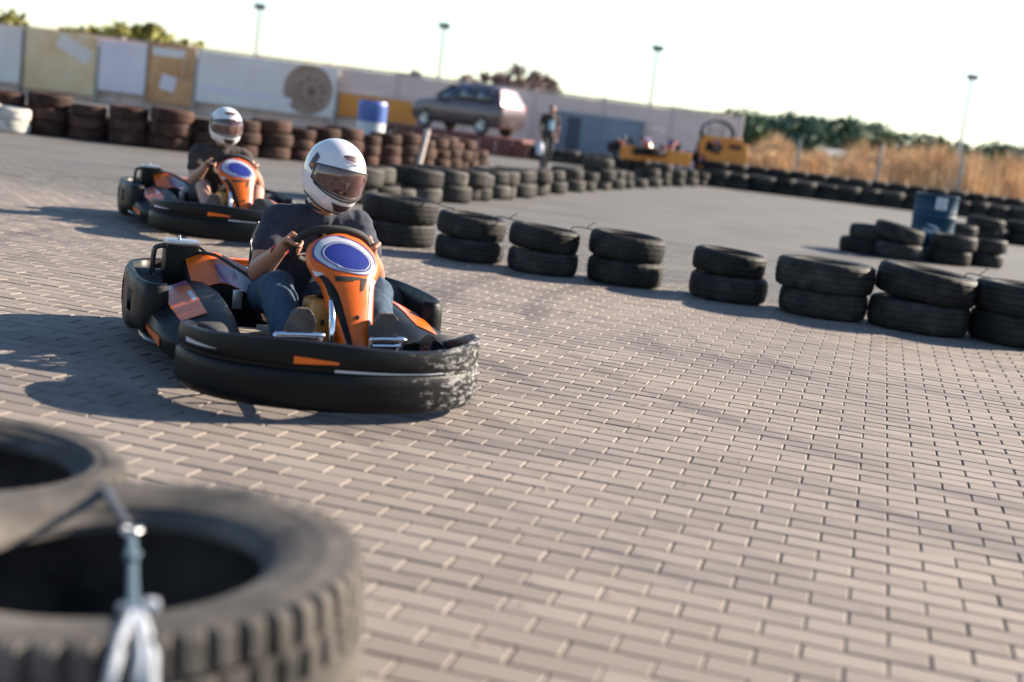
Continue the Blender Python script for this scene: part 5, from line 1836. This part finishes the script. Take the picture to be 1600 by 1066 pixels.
# green bush patch in the reeds
for i, (px, py, Y) in enumerate([(1275, 262, 62), (1300, 268, 62), (1230, 250, 66)]):
    t_ = AT(px, 238 + (px - 1230) * .12, Y)
    rb_ = random.Random(60 + i)
    bu = empty('bush', (t_.x, Y, 0), 0, ('green bush among the dry reeds beside the far house', 'small green bush among the reeds past the far house', 'low green bush among the reeds near the orange board')[i], 'bush')
    v2, f2 = [], []
    for k in range(900):
        p_ = Vector((rb_.gauss(0, .8), rb_.gauss(0, .5), abs(rb_.gauss(.55, .35))))
        s = .12
        q_ = Vector((rb_.gauss(0, 1), rb_.gauss(0, 1), rb_.gauss(0, 1))).normalized()
        t1 = q_.orthogonal().normalized(); t2 = q_.cross(t1)
        i0 = len(v2)
        v2 += [p_ - t1 * s, p_ + t2 * s * .5, p_ + t1 * s, p_ - t2 * s * .5]
        f2.append((i0, i0 + 1, i0 + 2, i0 + 3))
    B().add(v2, f2).build('foliage', LG, bu, smooth=False, recalc=False)
    B().tube([(0, 0, -.05), (.03, 0, .4), (0, .02, .9)], [.04, .03, .01], 6).build('stem', BRK, bu)
# wire fence posts before the reeds
FPM = mat('grey_fence_post', (0.230, 0.259, 0.274), rough=.7)
for i, (px, yt, yb, lb) in enumerate([(1240, 218, 287, 'grey fence post in the reeds nearest the orange board'), (1366, 226, 303, 'grey fence post in the reeds behind the middle of the straight barrier'), (1492, 245, 320, 'grey fence post in the reeds just behind the blue drum')]):
    q_ = AT(px, yb, 49.3)
    p_ = AT(px, yt, 49.3)
    fp = empty('fence_post', (q_.x, 49.3, 0), 0, lb, 'post')
    B().box((0, 0, p_.z / 2), (.09, .09, p_.z), bevel=.01, seg=1).build('shaft', FPM, fp)
    B().box((0, 0, p_.z + .02), (.11, .11, .05), bevel=.015, seg=1).build('cap', FPM, fp)

# ---- dry leaf scraps blown over the paving
LEAF = mat('dry_leaf_scrap', (0.20, 0.085, 0.025), (0.28, 0.15, 0.05), 6, 0.8)
lr = random.Random(5)
vs, fs = [], []
for k in range(46):
    px, py = (lr.gauss(960, 170), lr.gauss(655, 45)) if k < 34 else (lr.uniform(400, 1600), lr.uniform(440, 1040))
    p_ = G(px, py)
    if p_.y < 2.2: continue
    a = lr.uniform(0, 6.28)
    s_ = lr.uniform(.004, .010)
    t1, t2 = Vector((math.cos(a), math.sin(a), 0)) * s_, Vector((-math.sin(a), math.cos(a), 0)) * s_ * .55
    i0 = len(vs)
    z_ = .0045
    vs += [p_ - t1 + Vector((0, 0, z_)), p_ - t2 * 1 + Vector((0, 0, z_ + .003)), p_ + t1 + Vector((0, 0, z_ + .006)), p_ + t2 + Vector((0, 0, z_))]
    fs.append((i0, i0 + 1, i0 + 2, i0 + 3))
lt = B().add(vs, fs).build('leaf_litter', LEAF, None, smooth=False, recalc=False)
tag(lt, 'scattered tiny dry leaf scraps lying on the block paving', 'leaves', kind='stuff')
